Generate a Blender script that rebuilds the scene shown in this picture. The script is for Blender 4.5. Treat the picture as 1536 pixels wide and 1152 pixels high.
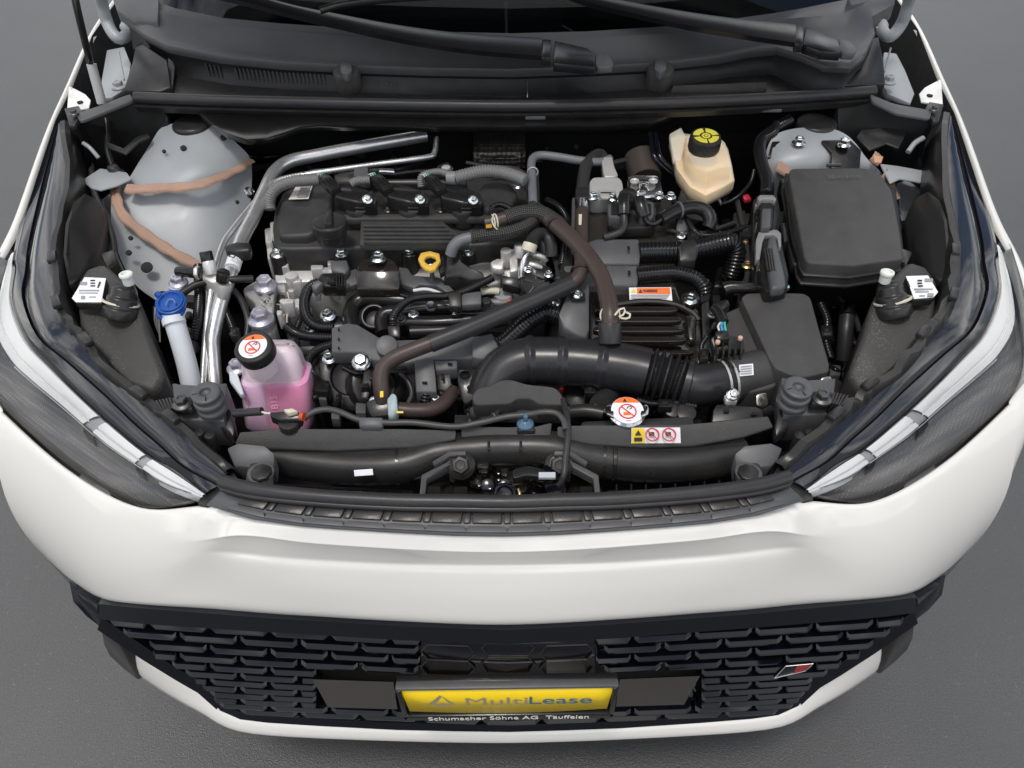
import bpy, bmesh, math, random
from mathutils import Vector, Matrix
random.seed(7)
for o in list(bpy.data.objects): bpy.data.objects.remove(o)
SC = bpy.context.scene
COL = SC.collection
# ------------------------------------------------------------------ camera
FPX, U0, V0 = 1160.0, 768.0, 576.0
PITCH, ROLL = math.radians(44.0), math.radians(0.45)
CAM = Vector((0.009, -0.457, 1.586))
_fw = Vector((0, math.cos(PITCH), -math.sin(PITCH)))
_u = Vector((0, math.sin(PITCH), math.cos(PITCH))); _r = Vector((1, 0, 0))
_rt = _r*math.cos(ROLL) - _u*math.sin(ROLL)
_up = _u*math.cos(ROLL) + _r*math.sin(ROLL)
cd = bpy.data.cameras.new('camera'); cam = bpy.data.objects.new('camera', cd); COL.objects.link(cam)
cd.sensor_fit = 'HORIZONTAL'; cd.sensor_width = 36.0; cd.lens = 36.0*FPX/1536.0
cd.clip_start = 0.02; cd.clip_end = 500
cam.matrix_world = Matrix(((_rt.x, _up.x, -_fw.x, CAM.x), (_rt.y, _up.y, -_fw.y, CAM.y), (_rt.z, _up.z, -_fw.z, CAM.z), (0, 0, 0, 1)))
SC.camera = cam
# ------------------------------------------------------------------ sky and sun
SUN_EL, SUN_AZ = math.radians(74), math.radians(-158)     # nearly overhead, veiled
w = bpy.data.worlds.new('World'); SC.world = w; w.use_nodes = True
nt = w.node_tree; nt.nodes.clear()
wo = nt.nodes.new('ShaderNodeOutputWorld'); bg = nt.nodes.new('ShaderNodeBackground')
sky = nt.nodes.new('ShaderNodeTexSky'); sky.sky_type = 'NISHITA'; sky.sun_disc = False
sky.sun_elevation = SUN_EL; sky.sun_rotation = SUN_AZ
sky.dust_density = 2.0
tc = nt.nodes.new('ShaderNodeTexCoord')
nz = nt.nodes.new('ShaderNodeTexNoise'); nz.inputs['Scale'].default_value = 2.1; nz.inputs['Detail'].default_value = 7; nz.inputs['Roughness'].default_value = .6
nz.inputs['Distortion'].default_value = .35
rp = nt.nodes.new('ShaderNodeValToRGB'); rp.color_ramp.elements[0].position = .44; rp.color_ramp.elements[1].position = .64
mx = nt.nodes.new('ShaderNodeMixRGB'); mx.inputs['Color2'].default_value = (19.5, 19.1, 18.5, 1)
nt.links.new(tc.outputs['Generated'], nz.inputs['Vector']); nt.links.new(nz.outputs['Fac'], rp.inputs['Fac'])
nt.links.new(rp.outputs['Color'], mx.inputs['Fac']); nt.links.new(sky.outputs['Color'], mx.inputs['Color1'])
nt.links.new(mx.outputs['Color'], bg.inputs['Color']); bg.inputs['Strength'].default_value = 0.105
nt.links.new(bg.outputs['Background'], wo.inputs['Surface'])
sd = bpy.data.lights.new('sun', 'SUN'); sd.energy = 1.5; sd.angle = math.radians(11); sd.color = (1, .96, .90)
sun = bpy.data.objects.new('sun', sd); COL.objects.link(sun)
_sd = Vector((math.sin(SUN_AZ)*math.cos(SUN_EL), math.cos(SUN_AZ)*math.cos(SUN_EL), math.sin(SUN_EL)))
sun.rotation_euler = _sd.to_track_quat('Z', 'Y').to_euler()
vs = SC.view_settings; vs.view_transform = 'Standard'; vs.look = 'None'; vs.gamma = 1; vs.exposure = 0.05
vs.use_curve_mapping = False
SC.render.engine = 'CYCLES'
SC.cycles.max_bounces = 8; SC.cycles.transparent_max_bounces = 12
# ------------------------------------------------------------------ pixel -> place
def ray(u, v): return _rt*((u-U0)/FPX) - _up*((v-V0)/FPX) + _fw
def P(u, v, z):
    d = ray(u, v); return CAM + d*((z-CAM.z)/d.z)
def PY(u, v, y):
    d = ray(u, v); return CAM + d*((y-CAM.y)/d.y)
def mir(p): return Vector((-p.x, p.y, p.z))
# ------------------------------------------------------------------ materials
MATS = {}
def mat(name, base, rough=.5, metal=0., coat=0., nscale=0., bump=0., var=0., dust=0., spec=.38, coatr=.03, dscale=900., dustcol=(.30, .27, .22)):
    if name in MATS: return MATS[name]
    m = bpy.data.materials.new(name); m.use_nodes = True; MATS[name] = m
    t = m.node_tree; b = t.nodes['Principled BSDF']
    b.inputs['Base Color'].default_value = (*base, 1); b.inputs['Roughness'].default_value = rough
    b.inputs['Metallic'].default_value = metal; b.inputs['Coat Weight'].default_value = coat
    b.inputs['Coat Roughness'].default_value = coatr; b.inputs['Specular IOR Level'].default_value = spec
    c = t.nodes.new('ShaderNodeTexCoord')
    last = None
    if var >= 0 and (var > 0 or rough > .15):
        n = t.nodes.new('ShaderNodeTexNoise'); n.inputs['Scale'].default_value = 38; n.inputs['Detail'].default_value = 6; n.inputs['Roughness'].default_value = .65
        t.links.new(c.outputs['Object'], n.inputs['Vector'])
        mr = t.nodes.new('ShaderNodeMapRange'); mr.inputs[1].default_value = .25; mr.inputs[2].default_value = .75
        mr.inputs[3].default_value = max(0, rough*.82); mr.inputs[4].default_value = min(1, rough*1.2)
        t.links.new(n.outputs['Fac'], mr.inputs[0]); t.links.new(mr.outputs[0], b.inputs['Roughness'])
        if var > 0:
            mm = t.nodes.new('ShaderNodeMixRGB'); mm.blend_type = 'MIX'
            mm.inputs['Color1'].default_value = (*[x*(1-var) for x in base], 1); mm.inputs['Color2'].default_value = (*[min(1, x*(1+var)) for x in base], 1)
            t.links.new(n.outputs['Fac'], mm.inputs['Fac']); last = mm.outputs['Color']
    if dust > 0 and var >= 0:
        n2 = t.nodes.new('ShaderNodeTexNoise'); n2.inputs['Scale'].default_value = dscale; n2.inputs['Detail'].default_value = 2
        n3 = t.nodes.new('ShaderNodeTexNoise'); n3.inputs['Scale'].default_value = 22; n3.inputs['Detail'].default_value = 4
        t.links.new(c.outputs['Object'], n2.inputs['Vector']); t.links.new(c.outputs['Object'], n3.inputs['Vector'])
        r2 = t.nodes.new('ShaderNodeValToRGB'); r2.color_ramp.elements[0].position = .55; r2.color_ramp.elements[1].position = .78
        r3 = t.nodes.new('ShaderNodeValToRGB'); r3.color_ramp.elements[0].position = .42; r3.color_ramp.elements[1].position = .72
        t.links.new(n2.outputs['Fac'], r2.inputs['Fac']); t.links.new(n3.outputs['Fac'], r3.inputs['Fac'])
        ml = t.nodes.new('ShaderNodeMath'); ml.operation = 'MULTIPLY'; t.links.new(r2.outputs['Color'], ml.inputs[0]); t.links.new(r3.outputs['Color'], ml.inputs[1])
        ad = t.nodes.new('ShaderNodeMath'); ad.operation = 'MULTIPLY_ADD'; ad.inputs[1].default_value = dust; ad.inputs[2].default_value = dust*.06
        t.links.new(ml.outputs[0], ad.inputs[0])
        md = t.nodes.new('ShaderNodeMixRGB'); md.inputs['Color2'].default_value = (*dustcol, 1); md.inputs['Color1'].default_value = (*base, 1)
        if last: t.links.new(last, md.inputs['Color1'])
        t.links.new(ad.outputs[0], md.inputs['Fac']); last = md.outputs['Color']
    if last: t.links.new(last, b.inputs['Base Color'])
    if nscale > 0:
        n4 = t.nodes.new('ShaderNodeTexNoise'); n4.inputs['Scale'].default_value = nscale; n4.inputs['Detail'].default_value = 3
        t.links.new(c.outputs['Object'], n4.inputs['Vector'])
        bp = t.nodes.new('ShaderNodeBump'); bp.inputs['Strength'].default_value = bump; bp.inputs['Distance'].default_value = .002
        t.links.new(n4.outputs['Fac'], bp.inputs['Height']); t.links.new(bp.outputs['Normal'], b.inputs['Normal'])
    return m
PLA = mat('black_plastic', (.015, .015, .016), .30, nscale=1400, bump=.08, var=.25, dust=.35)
PLM = mat('matte_black_plastic', (.042, .042, .043), .46, nscale=1100, bump=.45, var=.45, dust=.5, dscale=1300)
PLG = mat('grey_black_plastic', (.080, .082, .087), .42, nscale=900, bump=.08, var=.25, dust=.3)
PLS = mat('satin_black_plastic', (.010, .010, .011), .22, nscale=700, bump=.06, var=.2, dust=.25)
COV = mat('cowl_plastic', (.066, .066, .069), .36, nscale=1600, bump=.10, var=.15, dust=.18)
RUB = mat('black_rubber', (.026, .026, .028), .36, nscale=600, bump=.06, var=.2, dust=.18)
GLB = mat('gloss_black', (.004, .0045, .008), .14)
WIP = mat('wiper_satin', (.010, .010, .012), .24)
BPM = mat('black_painted_metal', (.014, .012, .010), .16, coat=.5, nscale=300, bump=.03, dust=.25)
ALU = mat('cast_aluminium', (.66, .65, .63), .32, metal=.45, nscale=420, bump=.35, var=.18)
ALG = mat('sandcast_aluminium', (.36, .36, .35), .45, metal=.5, nscale=520, bump=.4, var=.2)
PIP = mat('aluminium_pipe', (.62, .62, .62), .30, metal=.8, nscale=260, bump=.12, var=.15)
ZNC = mat('zinc_bolt', (.70, .74, .74), .22, metal=1, nscale=150, bump=.05)
VIO = mat('violet_zinc', (.50, .49, .56), .30, metal=.6)
STL = mat('bright_steel', (.75, .75, .76), .18, metal=1, nscale=200, bump=.05)
BRN = mat('brown_hose', (.052, .036, .032), .40, nscale=500, bump=.10, var=.22, dust=.2)
GRH = mat('grey_hose', (.14, .145, .16), .42, var=.1)
GRC = mat('grey_conduit', (.16, .16, .16), .42, var=.1)
BLC = mat('black_conduit', (.009, .009, .010), .20, var=.2)
WHT = mat('white_paint', (.72, .706, .665), .38, coat=1.0, coatr=.03, var=-1.)
WHT.node_tree.nodes['Principled BSDF'].inputs['Coat IOR'].default_value = 1.75
PRM = mat('grey_primer', (.33, .35, .365), .42, metal=.08, coat=.0, nscale=30, bump=.02, var=.05)
SEA = mat('sealer', (.42, .27, .20), .65, nscale=900, bump=.5, var=.2)
BLU = mat('blue_cap', (.012, .075, .33), .32, var=.1)
MLK = mat('milky_plastic', (.62, .66, .70), .38, var=.05)
STW = mat('sticker_white', (.78, .79, .82), .4, var=.03)
STO = mat('sticker_orange', (.85, .17, .03), .45)
STY = mat('sticker_yellow', (.85, .60, .03), .45)
INK = mat('ink_black', (.02, .02, .02), .5)
RED = mat('print_red', (.62, .03, .04), .45)
YEL = mat('plate_yellow', (.86, .60, .008), .35, coat=.3)
YDP = mat('yellow_handle', (.75, .47, .08), .4)
GYT = mat('plate_grey_ink', (.30, .27, .17), .45)
BLT = mat('plate_blue_ink', (.06, .14, .20), .45)
WTX = mat('white_ink', (.75, .74, .70), .5)
CRM = mat('cream_clip', (.62, .58, .46), .4)
ICE = mat('pale_clip', (.34, .42, .43), .4)
ORG = mat('copper_tape', (.55, .30, .18), .55, nscale=500, bump=.3)
SIL = mat('silver_casting', (.60, .59, .57), .32, metal=.45, nscale=700, bump=.15, var=.1)
DRK = mat('dark_void', (.008, .008, .008), .7)  # near-black that paints in the shade of cavities, gaps and holes
PNK = mat('coolant', (1.0, .015, .47), .25)
PKL = mat('coolant_pale', (.90, .55, .86), .3)
for m_, r_ in ((PNK, (.04, .004, .02)), (PKL, (.03, .02, .03))):
    b_ = m_.node_tree.nodes['Principled BSDF']; b_.inputs['Subsurface Weight'].default_value = 1.; b_.inputs['Subsurface Radius'].default_value = (1, .3, .7); b_.inputs['Subsurface Scale'].default_value = .015
BRF = mat('brake_fluid', (.86, .58, .16), .25)
HOD = mat('hood_underside', (.66, .65, .62), .35, coat=.5)
def shell(name, col, transp, rough=.3):
    m = bpy.data.materials.new(name); m.use_nodes = True; t = m.node_tree; b = t.nodes['Principled BSDF']
    b.inputs['Base Color'].default_value = (*col, 1); b.inputs['Roughness'].default_value = rough
    b.inputs['Subsurface Weight'].default_value = .0
    tr = t.nodes.new('ShaderNodeBsdfTransparent'); tr.inputs['Color'].default_value = (1, .98, .96, 1)
    mx = t.nodes.new('ShaderNodeMixShader'); mx.inputs[0].default_value = transp
    t.links.new(b.outputs[0], mx.inputs[1]); t.links.new(tr.outputs[0], mx.inputs[2]); t.links.new(mx.outputs[0], t.nodes['Material Output'].inputs[0])
    MATS[name] = m; return m
SHL = shell('reservoir_shell', (.97, .86, .94), .62)
SHB = shell('brake_shell', (1.0, .96, .84), .60)
def clear(name, tint, ior=1.5):
    m = bpy.data.materials.new(name); m.use_nodes = True; t = m.node_tree
    for n in list(t.nodes):
        if n.type == 'BSDF_PRINCIPLED': t.nodes.remove(n)
    tr = t.nodes.new('ShaderNodeBsdfTransparent'); tr.inputs['Color'].default_value = (*tint, 1)
    gl = t.nodes.new('ShaderNodeBsdfGlossy'); gl.inputs['Roughness'].default_value = .02
    fr = t.nodes.new('ShaderNodeFresnel'); fr.inputs['IOR'].default_value = ior
    mx = t.nodes.new('ShaderNodeMixShader')
    t.links.new(fr.outputs[0], mx.inputs[0]); t.links.new(tr.outputs[0], mx.inputs[1]); t.links.new(gl.outputs[0], mx.inputs[2])
    t.links.new(mx.outputs[0], t.nodes['Material Output'].inputs[0]); MATS[name] = m; return m
LENS = clear('clear_lens', (.93, .94, .95), 1.5)
GLASS = clear('windscreen_glass', (.45, .48, .47), 1.55)
def braid():
    m = mat('braid', (.03, .03, .03), .45); t = m.node_tree; b = t.nodes['Principled BSDF']
    uv = t.nodes.new('ShaderNodeUVMap'); 
    mp = t.nodes.new('ShaderNodeMapping'); mp.inputs['Scale'].default_value = (1, 1, 1)
    ws = []
    for s in (1, -1):
        w_ = t.nodes.new('ShaderNodeTexWave'); w_.inputs['Scale'].default_value = 1.0
        mp = t.nodes.new('ShaderNodeMapping'); mp.inputs['Scale'].default_value = (160, 0, 0); 
        sx = t.nodes.new('ShaderNodeSeparateXYZ'); t.links.new(uv.outputs['UV'], sx.inputs[0])
        a = t.nodes.new('ShaderNodeMath'); a.operation = 'MULTIPLY'; a.inputs[1].default_value = 75.4*s; t.links.new(sx.outputs[0], a.inputs[0])
        c = t.nodes.new('ShaderNodeMath'); c.operation = 'MULTIPLY_ADD'; c.inputs[1].default_value = 900; t.links.new(sx.outputs[1], c.inputs[0]); t.links.new(a.outputs[0], c.inputs[2])
        d = t.nodes.new('ShaderNodeMath'); d.operation = 'SINE'; t.links.new(c.outputs[0], d.inputs[0]); ws.append(d)
        t.nodes.remove(w_); t.nodes.remove(mp)
    e = t.nodes.new('ShaderNodeMath'); e.operation = 'MULTIPLY'; t.links.new(ws[0].outputs[0], e.inputs[0]); t.links.new(ws[1].outputs[0], e.inputs[1])
    r = t.nodes.new('ShaderNodeValToRGB'); r.color_ramp.elements[0].position = .1; r.color_ramp.elements[1].position = .35
    r.color_ramp.elements[0].color = (.008, .008, .008, 1); r.color_ramp.elements[1].color = (.085, .082, .078, 1)
    t.links.new(e.outputs[0], r.inputs['Fac']); t.links.new(r.outputs['Color'], b.inputs['Base Color'])
    bp = t.nodes.new('ShaderNodeBump'); bp.inputs['Strength'].default_value = .6; bp.inputs['Distance'].default_value = .001
    t.links.new(e.outputs[0], bp.inputs['Height']); t.links.new(bp.outputs['Normal'], b.inputs['Normal']); return m
BRD = braid()
# ------------------------------------------------------------------ mesh helpers
WORLD = {}
def empty(name, loc=(0, 0, 0)):
    o = bpy.data.objects.new(name, None); COL.objects.link(o); o.location = loc; WORLD[o.name] = Vector(loc); o.empty_display_size = .1; return o
CAR = empty('car', (0, .8, 0))
def attach(o, center, parent):
    base = WORLD[parent.name] if parent else Vector((0, 0, 0))
    o.parent = parent; o.location = center - base; WORLD[o.name] = Vector(center)
class MB:
    def __init__(s): s.v = []; s.f = []; s.uv = {}
    def add(s, vs, fs):
        k = len(s.v); s.v += [Vector(x) for x in vs]; s.f += [tuple(i+k for i in f) for f in fs]; return k
    def prism(s, top, bot):
        n = len(top); s.add(list(top)+list(bot), [tuple(range(n)), tuple(reversed(range(n, 2*n)))] + [(i, i+n, (i+1) % n+n, (i+1) % n) for i in range(n)])
    def box(s, c, size, rot=None):
        c = Vector(c); a = [Vector((x*size[0]/2, y*size[1]/2, z*size[2]/2)) for z in (1, -1) for x, y in ((-1, -1), (1, -1), (1, 1), (-1, 1))]
        if rot is not None: a = [rot @ q for q in a]
        s.prism([c+q for q in a[:4]], [c+q for q in a[4:]])
    def grid(s, rows, closed=False):
        n = len(rows[0]); k = len(s.v)
        for r in rows: s.v += [Vector(x) for x in r]
        for i in range(len(rows)-1):
            for j in range(n if closed else n-1):
                s.f.append((k+i*n+j, k+i*n+(j+1) % n, k+(i+1)*n+(j+1) % n, k+(i+1)*n+j))
    def tube(s, pts, rad, n=14, cap=True):
        L = 0; rings = []
        t0 = (pts[1]-pts[0]).normalized(); up = Vector((0, 0, 1)) if abs(t0.z) < .9 else Vector((0, 1, 0))
        a = t0.cross(up).normalized()
        k = len(s.v)
        for i, p in enumerate(pts):
            t = (pts[min(i+1, len(pts)-1)]-pts[max(i-1, 0)]).normalized()
            a = (a - t*a.dot(t)).normalized(); b = t.cross(a)
            if i: L += (pts[i]-pts[i-1]).length
            r = rad[i] if isinstance(rad, (list, tuple)) else rad
            for j in range(n):
                q = 2*math.pi*j/n
                s.uv[len(s.v)] = (j/n, L); s.v.append(p + a*(r*math.cos(q)) + b*(r*math.sin(q)))
        m = len(pts)
        for i in range(m-1):
            for j in range(n): s.f.append((k+i*n+j, k+i*n+(j+1) % n, k+(i+1)*n+(j+1) % n, k+(i+1)*n+j))
        if cap: s.f.append(tuple(reversed(range(k, k+n)))); s.f.append(tuple(range(k+(m-1)*n, k+m*n)))
    def lathe(s, c, axis, prof, n=24):
        axis = Vector(axis).normalized(); a = axis.orthogonal().normalized(); b = axis.cross(a); c = Vector(c)
        rows = [[c + axis*h + (a*math.cos(2*math.pi*j/n) + b*math.sin(2*math.pi*j/n))*max(r, 1e-5) for j in range(n)] for r, h in prof]
        s.grid(rows, True); k = len(s.v)
        s.f.append(tuple(reversed(range(k-n*len(prof), k-n*len(prof)+n)))); s.f.append(tuple(range(k-n, k)))
    def build(s, name, m, parent=CAR, bevel=0., seg=2, ang=38, label=None, sub=0, solid=0., solid_off=-1., smooth=True, crease=None):
        bb = [Vector((min(v[i] for v in s.v) for i in range(3))), Vector((max(v[i] for v in s.v) for i in range(3)))]
        c = (bb[0]+bb[1])/2
        me = bpy.data.meshes.new(name); me.from_pydata([v-c for v in s.v], [], s.f)
        if s.uv:
            ul = me.uv_layers.new(name='UVMap')
            for lp in me.loops: ul.data[lp.index].uv = s.uv.get(lp.vertex_index, (0, 0))
        bm = bmesh.new(); bm.from_mesh(me); bmesh.ops.recalc_face_normals(bm, faces=bm.faces)
        if bevel > 0:
            es = [e for e in bm.edges if len(e.link_faces) == 2 and e.calc_face_angle(0) > math.radians(28)]
            bmesh.ops.bevel(bm, geom=es, offset=bevel, segments=seg, profile=.5, affect='EDGES', clamp_overlap=True)
        bm.to_mesh(me); bm.free()
        if smooth:
            for p in me.polygons: p.use_smooth = True
            if sub == 0: me.set_sharp_from_angle(angle=math.radians(ang))
        me.materials.append(m)
        o = bpy.data.objects.new(name, me); COL.objects.link(o); attach(o, c, parent)
        if sub:
            md = o.modifiers.new('s', 'SUBSURF'); md.levels = md.render_levels = sub
        if solid:
            md = o.modifiers.new('t', 'SOLIDIFY'); md.thickness = solid; md.offset = solid_off
        if label: o['label'] = label
        return o
def smooth_path(pts, step=.006):
    pts = [Vector(p) for p in pts]
    if len(pts) == 2: q = [pts[0].lerp(pts[1], i/8) for i in range(9)]
    else:
        q = []
        for i in range(len(pts)-1):
            p0 = pts[i-1] if i else pts[0]*2-pts[1]; p1, p2 = pts[i], pts[i+1]
            p3 = pts[i+2] if i+2 < len(pts) else pts[-1]*2-pts[-2]
            for k in range(24):
                t = k/24; q.append(.5*((2*p1)+(p2-p0)*t+(2*p0-5*p1+4*p2-p3)*t*t+(3*p1-p0-3*p2+p3)*t**3))
        q.append(pts[-1])
    out = [q[0]]; acc = 0
    for i in range(1, len(q)):
        seg = (q[i]-q[i-1]).length
        while acc+seg >= step:
            f = (step-acc)/seg; n = q[i-1].lerp(q[i], f); out.append(n); q[i-1] = n; seg = (q[i]-n).length; acc = 0
        acc += seg
    if (out[-1]-q[-1]).length > step*.3: out.append(q[-1])
    return out
def W3(p): return P(*p) if not isinstance(p, Vector) else p
def tb(name, pts, r, m, parent=CAR, corr=None, n=14, label=None, step=.006, r2=None):
    pts = [W3(p) for p in pts]; mb = MB()
    if corr:
        pitch, amp = corr; pp = smooth_path(pts, pitch/4); pat = (-amp, 0, 0, -amp)
        rad = [r+pat[i % 4] for i in range(len(pp))]; mb.tube(pp, rad, n); return mb.build(name, m, parent, label=label, ang=60)
    pp = smooth_path(pts, step)
    if r2 is not None: rad = [r+(r2-r)*i/(len(pp)-1) for i in range(len(pp))]
    else: rad = r
    mb.tube(pp, rad, n); return mb.build(name, m, parent, label=label, ang=50)
def poly(pts, z): return [P(p[0], p[1], p[2] if len(p) > 2 else z) for p in pts]
def shrink(pp, k):
    c = sum(pp, Vector())/len(pp); return [c+(p-c)*k for p in pp]
def pm(name, pts, z, h, m, parent=CAR, bevel=.002, taper=1., label=None, seg=2):
    t = poly(pts, z); b = [Vector((p.x, p.y, p.z-h)) for p in shrink(t, taper)] if taper != 1 else [p-Vector((0, 0, h)) for p in t]
    mb = MB(); mb.prism(t, b); return mb.build(name, m, parent, bevel, seg, label=label)
def rounded(pts, f=.22, n=3):
    out = []
    k = len(pts)
    for i in range(k):
        a, b, c = Vector(pts[i-1]), Vector(pts[i]), Vector(pts[(i+1) % k])
        p, q = b.lerp(a, f), b.lerp(c, f)
        for j in range(n+1):
            t = j/n; out.append(tuple(p*(1-t)**2 + b*2*t*(1-t) + q*t*t))
    return out
def cyl(name, c, r, h, m, parent=CAR, axis=(0, 0, 1), n=24, bevel=.0015, prof=None, label=None):
    mb = MB(); mb.lathe(W3(c), axis, prof or [(r, -h), (r, 0)], n); return mb.build(name, m, parent, bevel, label=label)
_bolt = {}
def bolt(u, v, z, r=.008, m=None, parent=CAR, axis=(0, 0, 1), name='bolt', p=None):
    m = m or ZNC
    if m.name not in _bolt:
        mb = MB(); mb.lathe((0, 0, 0), (0, 0, 1), [(1.5, -.5), (1.5, -.15), (1.2, .1), (1.02, .18)], 20)
        mb.lathe((0, 0, .1), (0, 0, 1), [(1., 0), (1., .75), (.86, .95), (.55, .97), (.48, .8), (.01, .78)], 6)
        o = mb.build('bolt', m, None, .0, ang=30); _bolt[m.name] = o.data; bpy.data.objects.remove(o)
    o = bpy.data.objects.new(name, _bolt[m.name]); COL.objects.link(o); c = p if p is not None else P(u, v, z); attach(o, c, parent)
    o.scale = (r, r, r); o.rotation_euler = (Vector(axis).to_track_quat('Z', 'Y').to_matrix() @ Matrix.Rotation(random.uniform(0, 1), 3, 'Z')).to_euler(); return o
def decal(name, quad, z, m, parent, lift=.0006, th=.0005):
    t = [W3(q) if isinstance(q, Vector) else P(q[0], q[1], q[2] if len(q) > 2 else z) for q in quad]
    n = (t[1]-t[0]).cross(t[2]-t[0]).normalized()
    if n.z < 0: n = -n
    mb = MB(); mb.prism([p+n*(lift+th) for p in t], [p+n*lift for p in t]); return mb.build(name, m, parent)
def text(name, body, o0, xd, yd, h, m, parent, lift=.001, width=None, bold=0., extr=.0002):
    cu = bpy.data.curves.new('t', 'FONT'); cu.body = body; cu.size = 1.; cu.extrude = extr/h; cu.offset = bold
    to = bpy.data.objects.new('t', cu); COL.objects.link(to)
    dg = bpy.context.evaluated_depsgraph_get(); me = bpy.data.meshes.new_from_object(to.evaluated_get(dg))
    bpy.data.objects.remove(to); bpy.data.curves.remove(cu)
    xs = [v.co.x for v in me.vertices]; w_ = max(xs)-min(xs); x0 = min(xs)
    sx = (width/w_) if width else h*1.4
    xd = Vector(xd).normalized(); nn = xd.cross(Vector(yd)).normalized(); yd = nn.cross(xd)
    mb = MB(); mb.v = [Vector(o0) + xd*((v.co.x-x0)*sx) + yd*(v.co.y*h*1.4) + nn*(lift + v.co.z*h) for v in me.vertices]
    mb.f = [tuple(p.vertices) for p in me.polygons]
    bpy.data.meshes.remove(me)
    return mb.build(name, m, parent, smooth=False)
def plate_text(name, body, tl, tr, bl, m, parent, **k):
    return text(name, body, bl, tr-tl, tl-bl, (tl-bl).length, m, parent, width=(tr-tl).length, **k)
# ------------------------------------------------------------------ ground
def asphalt():
    m = bpy.data.materials.new('asphalt'); m.use_nodes = True; t = m.node_tree; b = t.nodes['Principled BSDF']
    c = t.nodes.new('ShaderNodeTexCoord')
    def nse(s, d, r=.6):
        n = t.nodes.new('ShaderNodeTexNoise'); n.inputs['Scale'].default_value = s; n.inputs['Detail'].default_value = d; n.inputs['Roughness'].default_value = r
        t.links.new(c.outputs['Object'], n.inputs['Vector']); return n
    n1 = nse(210, 5, .75); n2 = nse(2.2, 5); vo = t.nodes.new('ShaderNodeTexVoronoi'); vo.inputs['Scale'].default_value = 420; t.links.new(c.outputs['Object'], vo.inputs['Vector'])
    r = t.nodes.new('ShaderNodeValToRGB'); r.color_ramp.elements[0].position = .36; r.color_ramp.elements[1].position = .66
    r.color_ramp.elements[0].color = (.032, .032, .033, 1); r.color_ramp.elements[1].color = (.068, .068, .067, 1)
    t.links.new(n1.outputs['Fac'], r.inputs['Fac'])
    m2 = t.nodes.new('ShaderNodeMixRGB'); m2.blend_type = 'MULTIPLY'; m2.inputs['Fac'].default_value = .5
    r2 = t.nodes.new('ShaderNodeValToRGB'); r2.color_ramp.elements[0].position = .3; r2.color_ramp.elements[1].position = .7
    r2.color_ramp.elements[0].color = (.6, .6, .6, 1)
    t.links.new(n2.outputs['Fac'], r2.inputs['Fac']); t.links.new(r.outputs['Color'], m2.inputs['Color1']); t.links.new(r2.outputs['Color'], m2.inputs['Color2'])
    v2 = t.nodes.new('ShaderNodeTexVoronoi'); v2.inputs['Scale'].default_value = 150; t.links.new(c.outputs['Object'], v2.inputs['Vector'])
    n5 = nse(90, 2); r5 = t.nodes.new('ShaderNodeValToRGB'); r5.color_ramp.elements[0].position = .56; r5.color_ramp.elements[1].position = .66; t.links.new(n5.outputs['Fac'], r5.inputs['Fac'])
    rs_ = t.nodes.new('ShaderNodeValToRGB'); rs_.color_ramp.elements[0].position = .12; rs_.color_ramp.elements[1].position = .30; rs_.color_ramp.elements[0].color = (1, 1, 1, 1); rs_.color_ramp.elements[1].color = (0, 0, 0, 1); t.links.new(v2.outputs['Distance'], rs_.inputs['Fac'])
    k5 = t.nodes.new('ShaderNodeMath'); k5.operation = 'MULTIPLY'; t.links.new(rs_.outputs['Color'], k5.inputs[0]); t.links.new(r5.outputs['Color'], k5.inputs[1])
    k6 = t.nodes.new('ShaderNodeMath'); k6.operation = 'MULTIPLY'; k6.inputs[1].default_value = .55; t.links.new(k5.outputs[0], k6.inputs[0])
    m5 = t.nodes.new('ShaderNodeMixRGB'); m5.inputs['Color2'].default_value = (.20, .195, .185, 1); t.links.new(k6.outputs[0], m5.inputs['Fac']); t.links.new(m2.outputs['Color'], m5.inputs['Color1'])
    t.links.new(m5.outputs['Color'], b.inputs['Base Color']); b.inputs['Roughness'].default_value = .46; b.inputs['Specular IOR Level'].default_value = 1.
    bp = t.nodes.new('ShaderNodeBump'); bp.inputs['Strength'].default_value = .28; bp.inputs['Distance'].default_value = .003
    ad = t.nodes.new('ShaderNodeMath'); ad.operation = 'ADD'; t.links.new(n1.outputs['Fac'], ad.inputs[0]); t.links.new(vo.outputs['Distance'], ad.inputs[1])
    t.links.new(ad.outputs[0], bp.inputs['Height']); t.links.new(bp.outputs['Normal'], b.inputs['Normal']); return m
mb = MB(); mb.grid([[(x, y, 0) for x in (-60, -6, 0, 6, 60)] for y in (-40, -4, 0, 4, 90)])
g = mb.build('ground', asphalt(), None, smooth=False); g['kind'] = 'structure'; g['label'] = 'dark grey asphalt ground around and under the white car'
g['category'] = 'ground'
CAR['label'] = 'white car with its bonnet open, showing the packed engine bay'; CAR['category'] = 'car'

def sym(left, first_center=True):
    """left half (from the centre outwards) -> full row from left to right"""
    l = list(left)
    if first_center: l[0] = Vector((0, l[0].y, l[0].z)); return list(reversed(l)) + [mir(p) for p in l[1:]]
    return list(reversed(l)) + [mir(p) for p in l]
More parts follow.
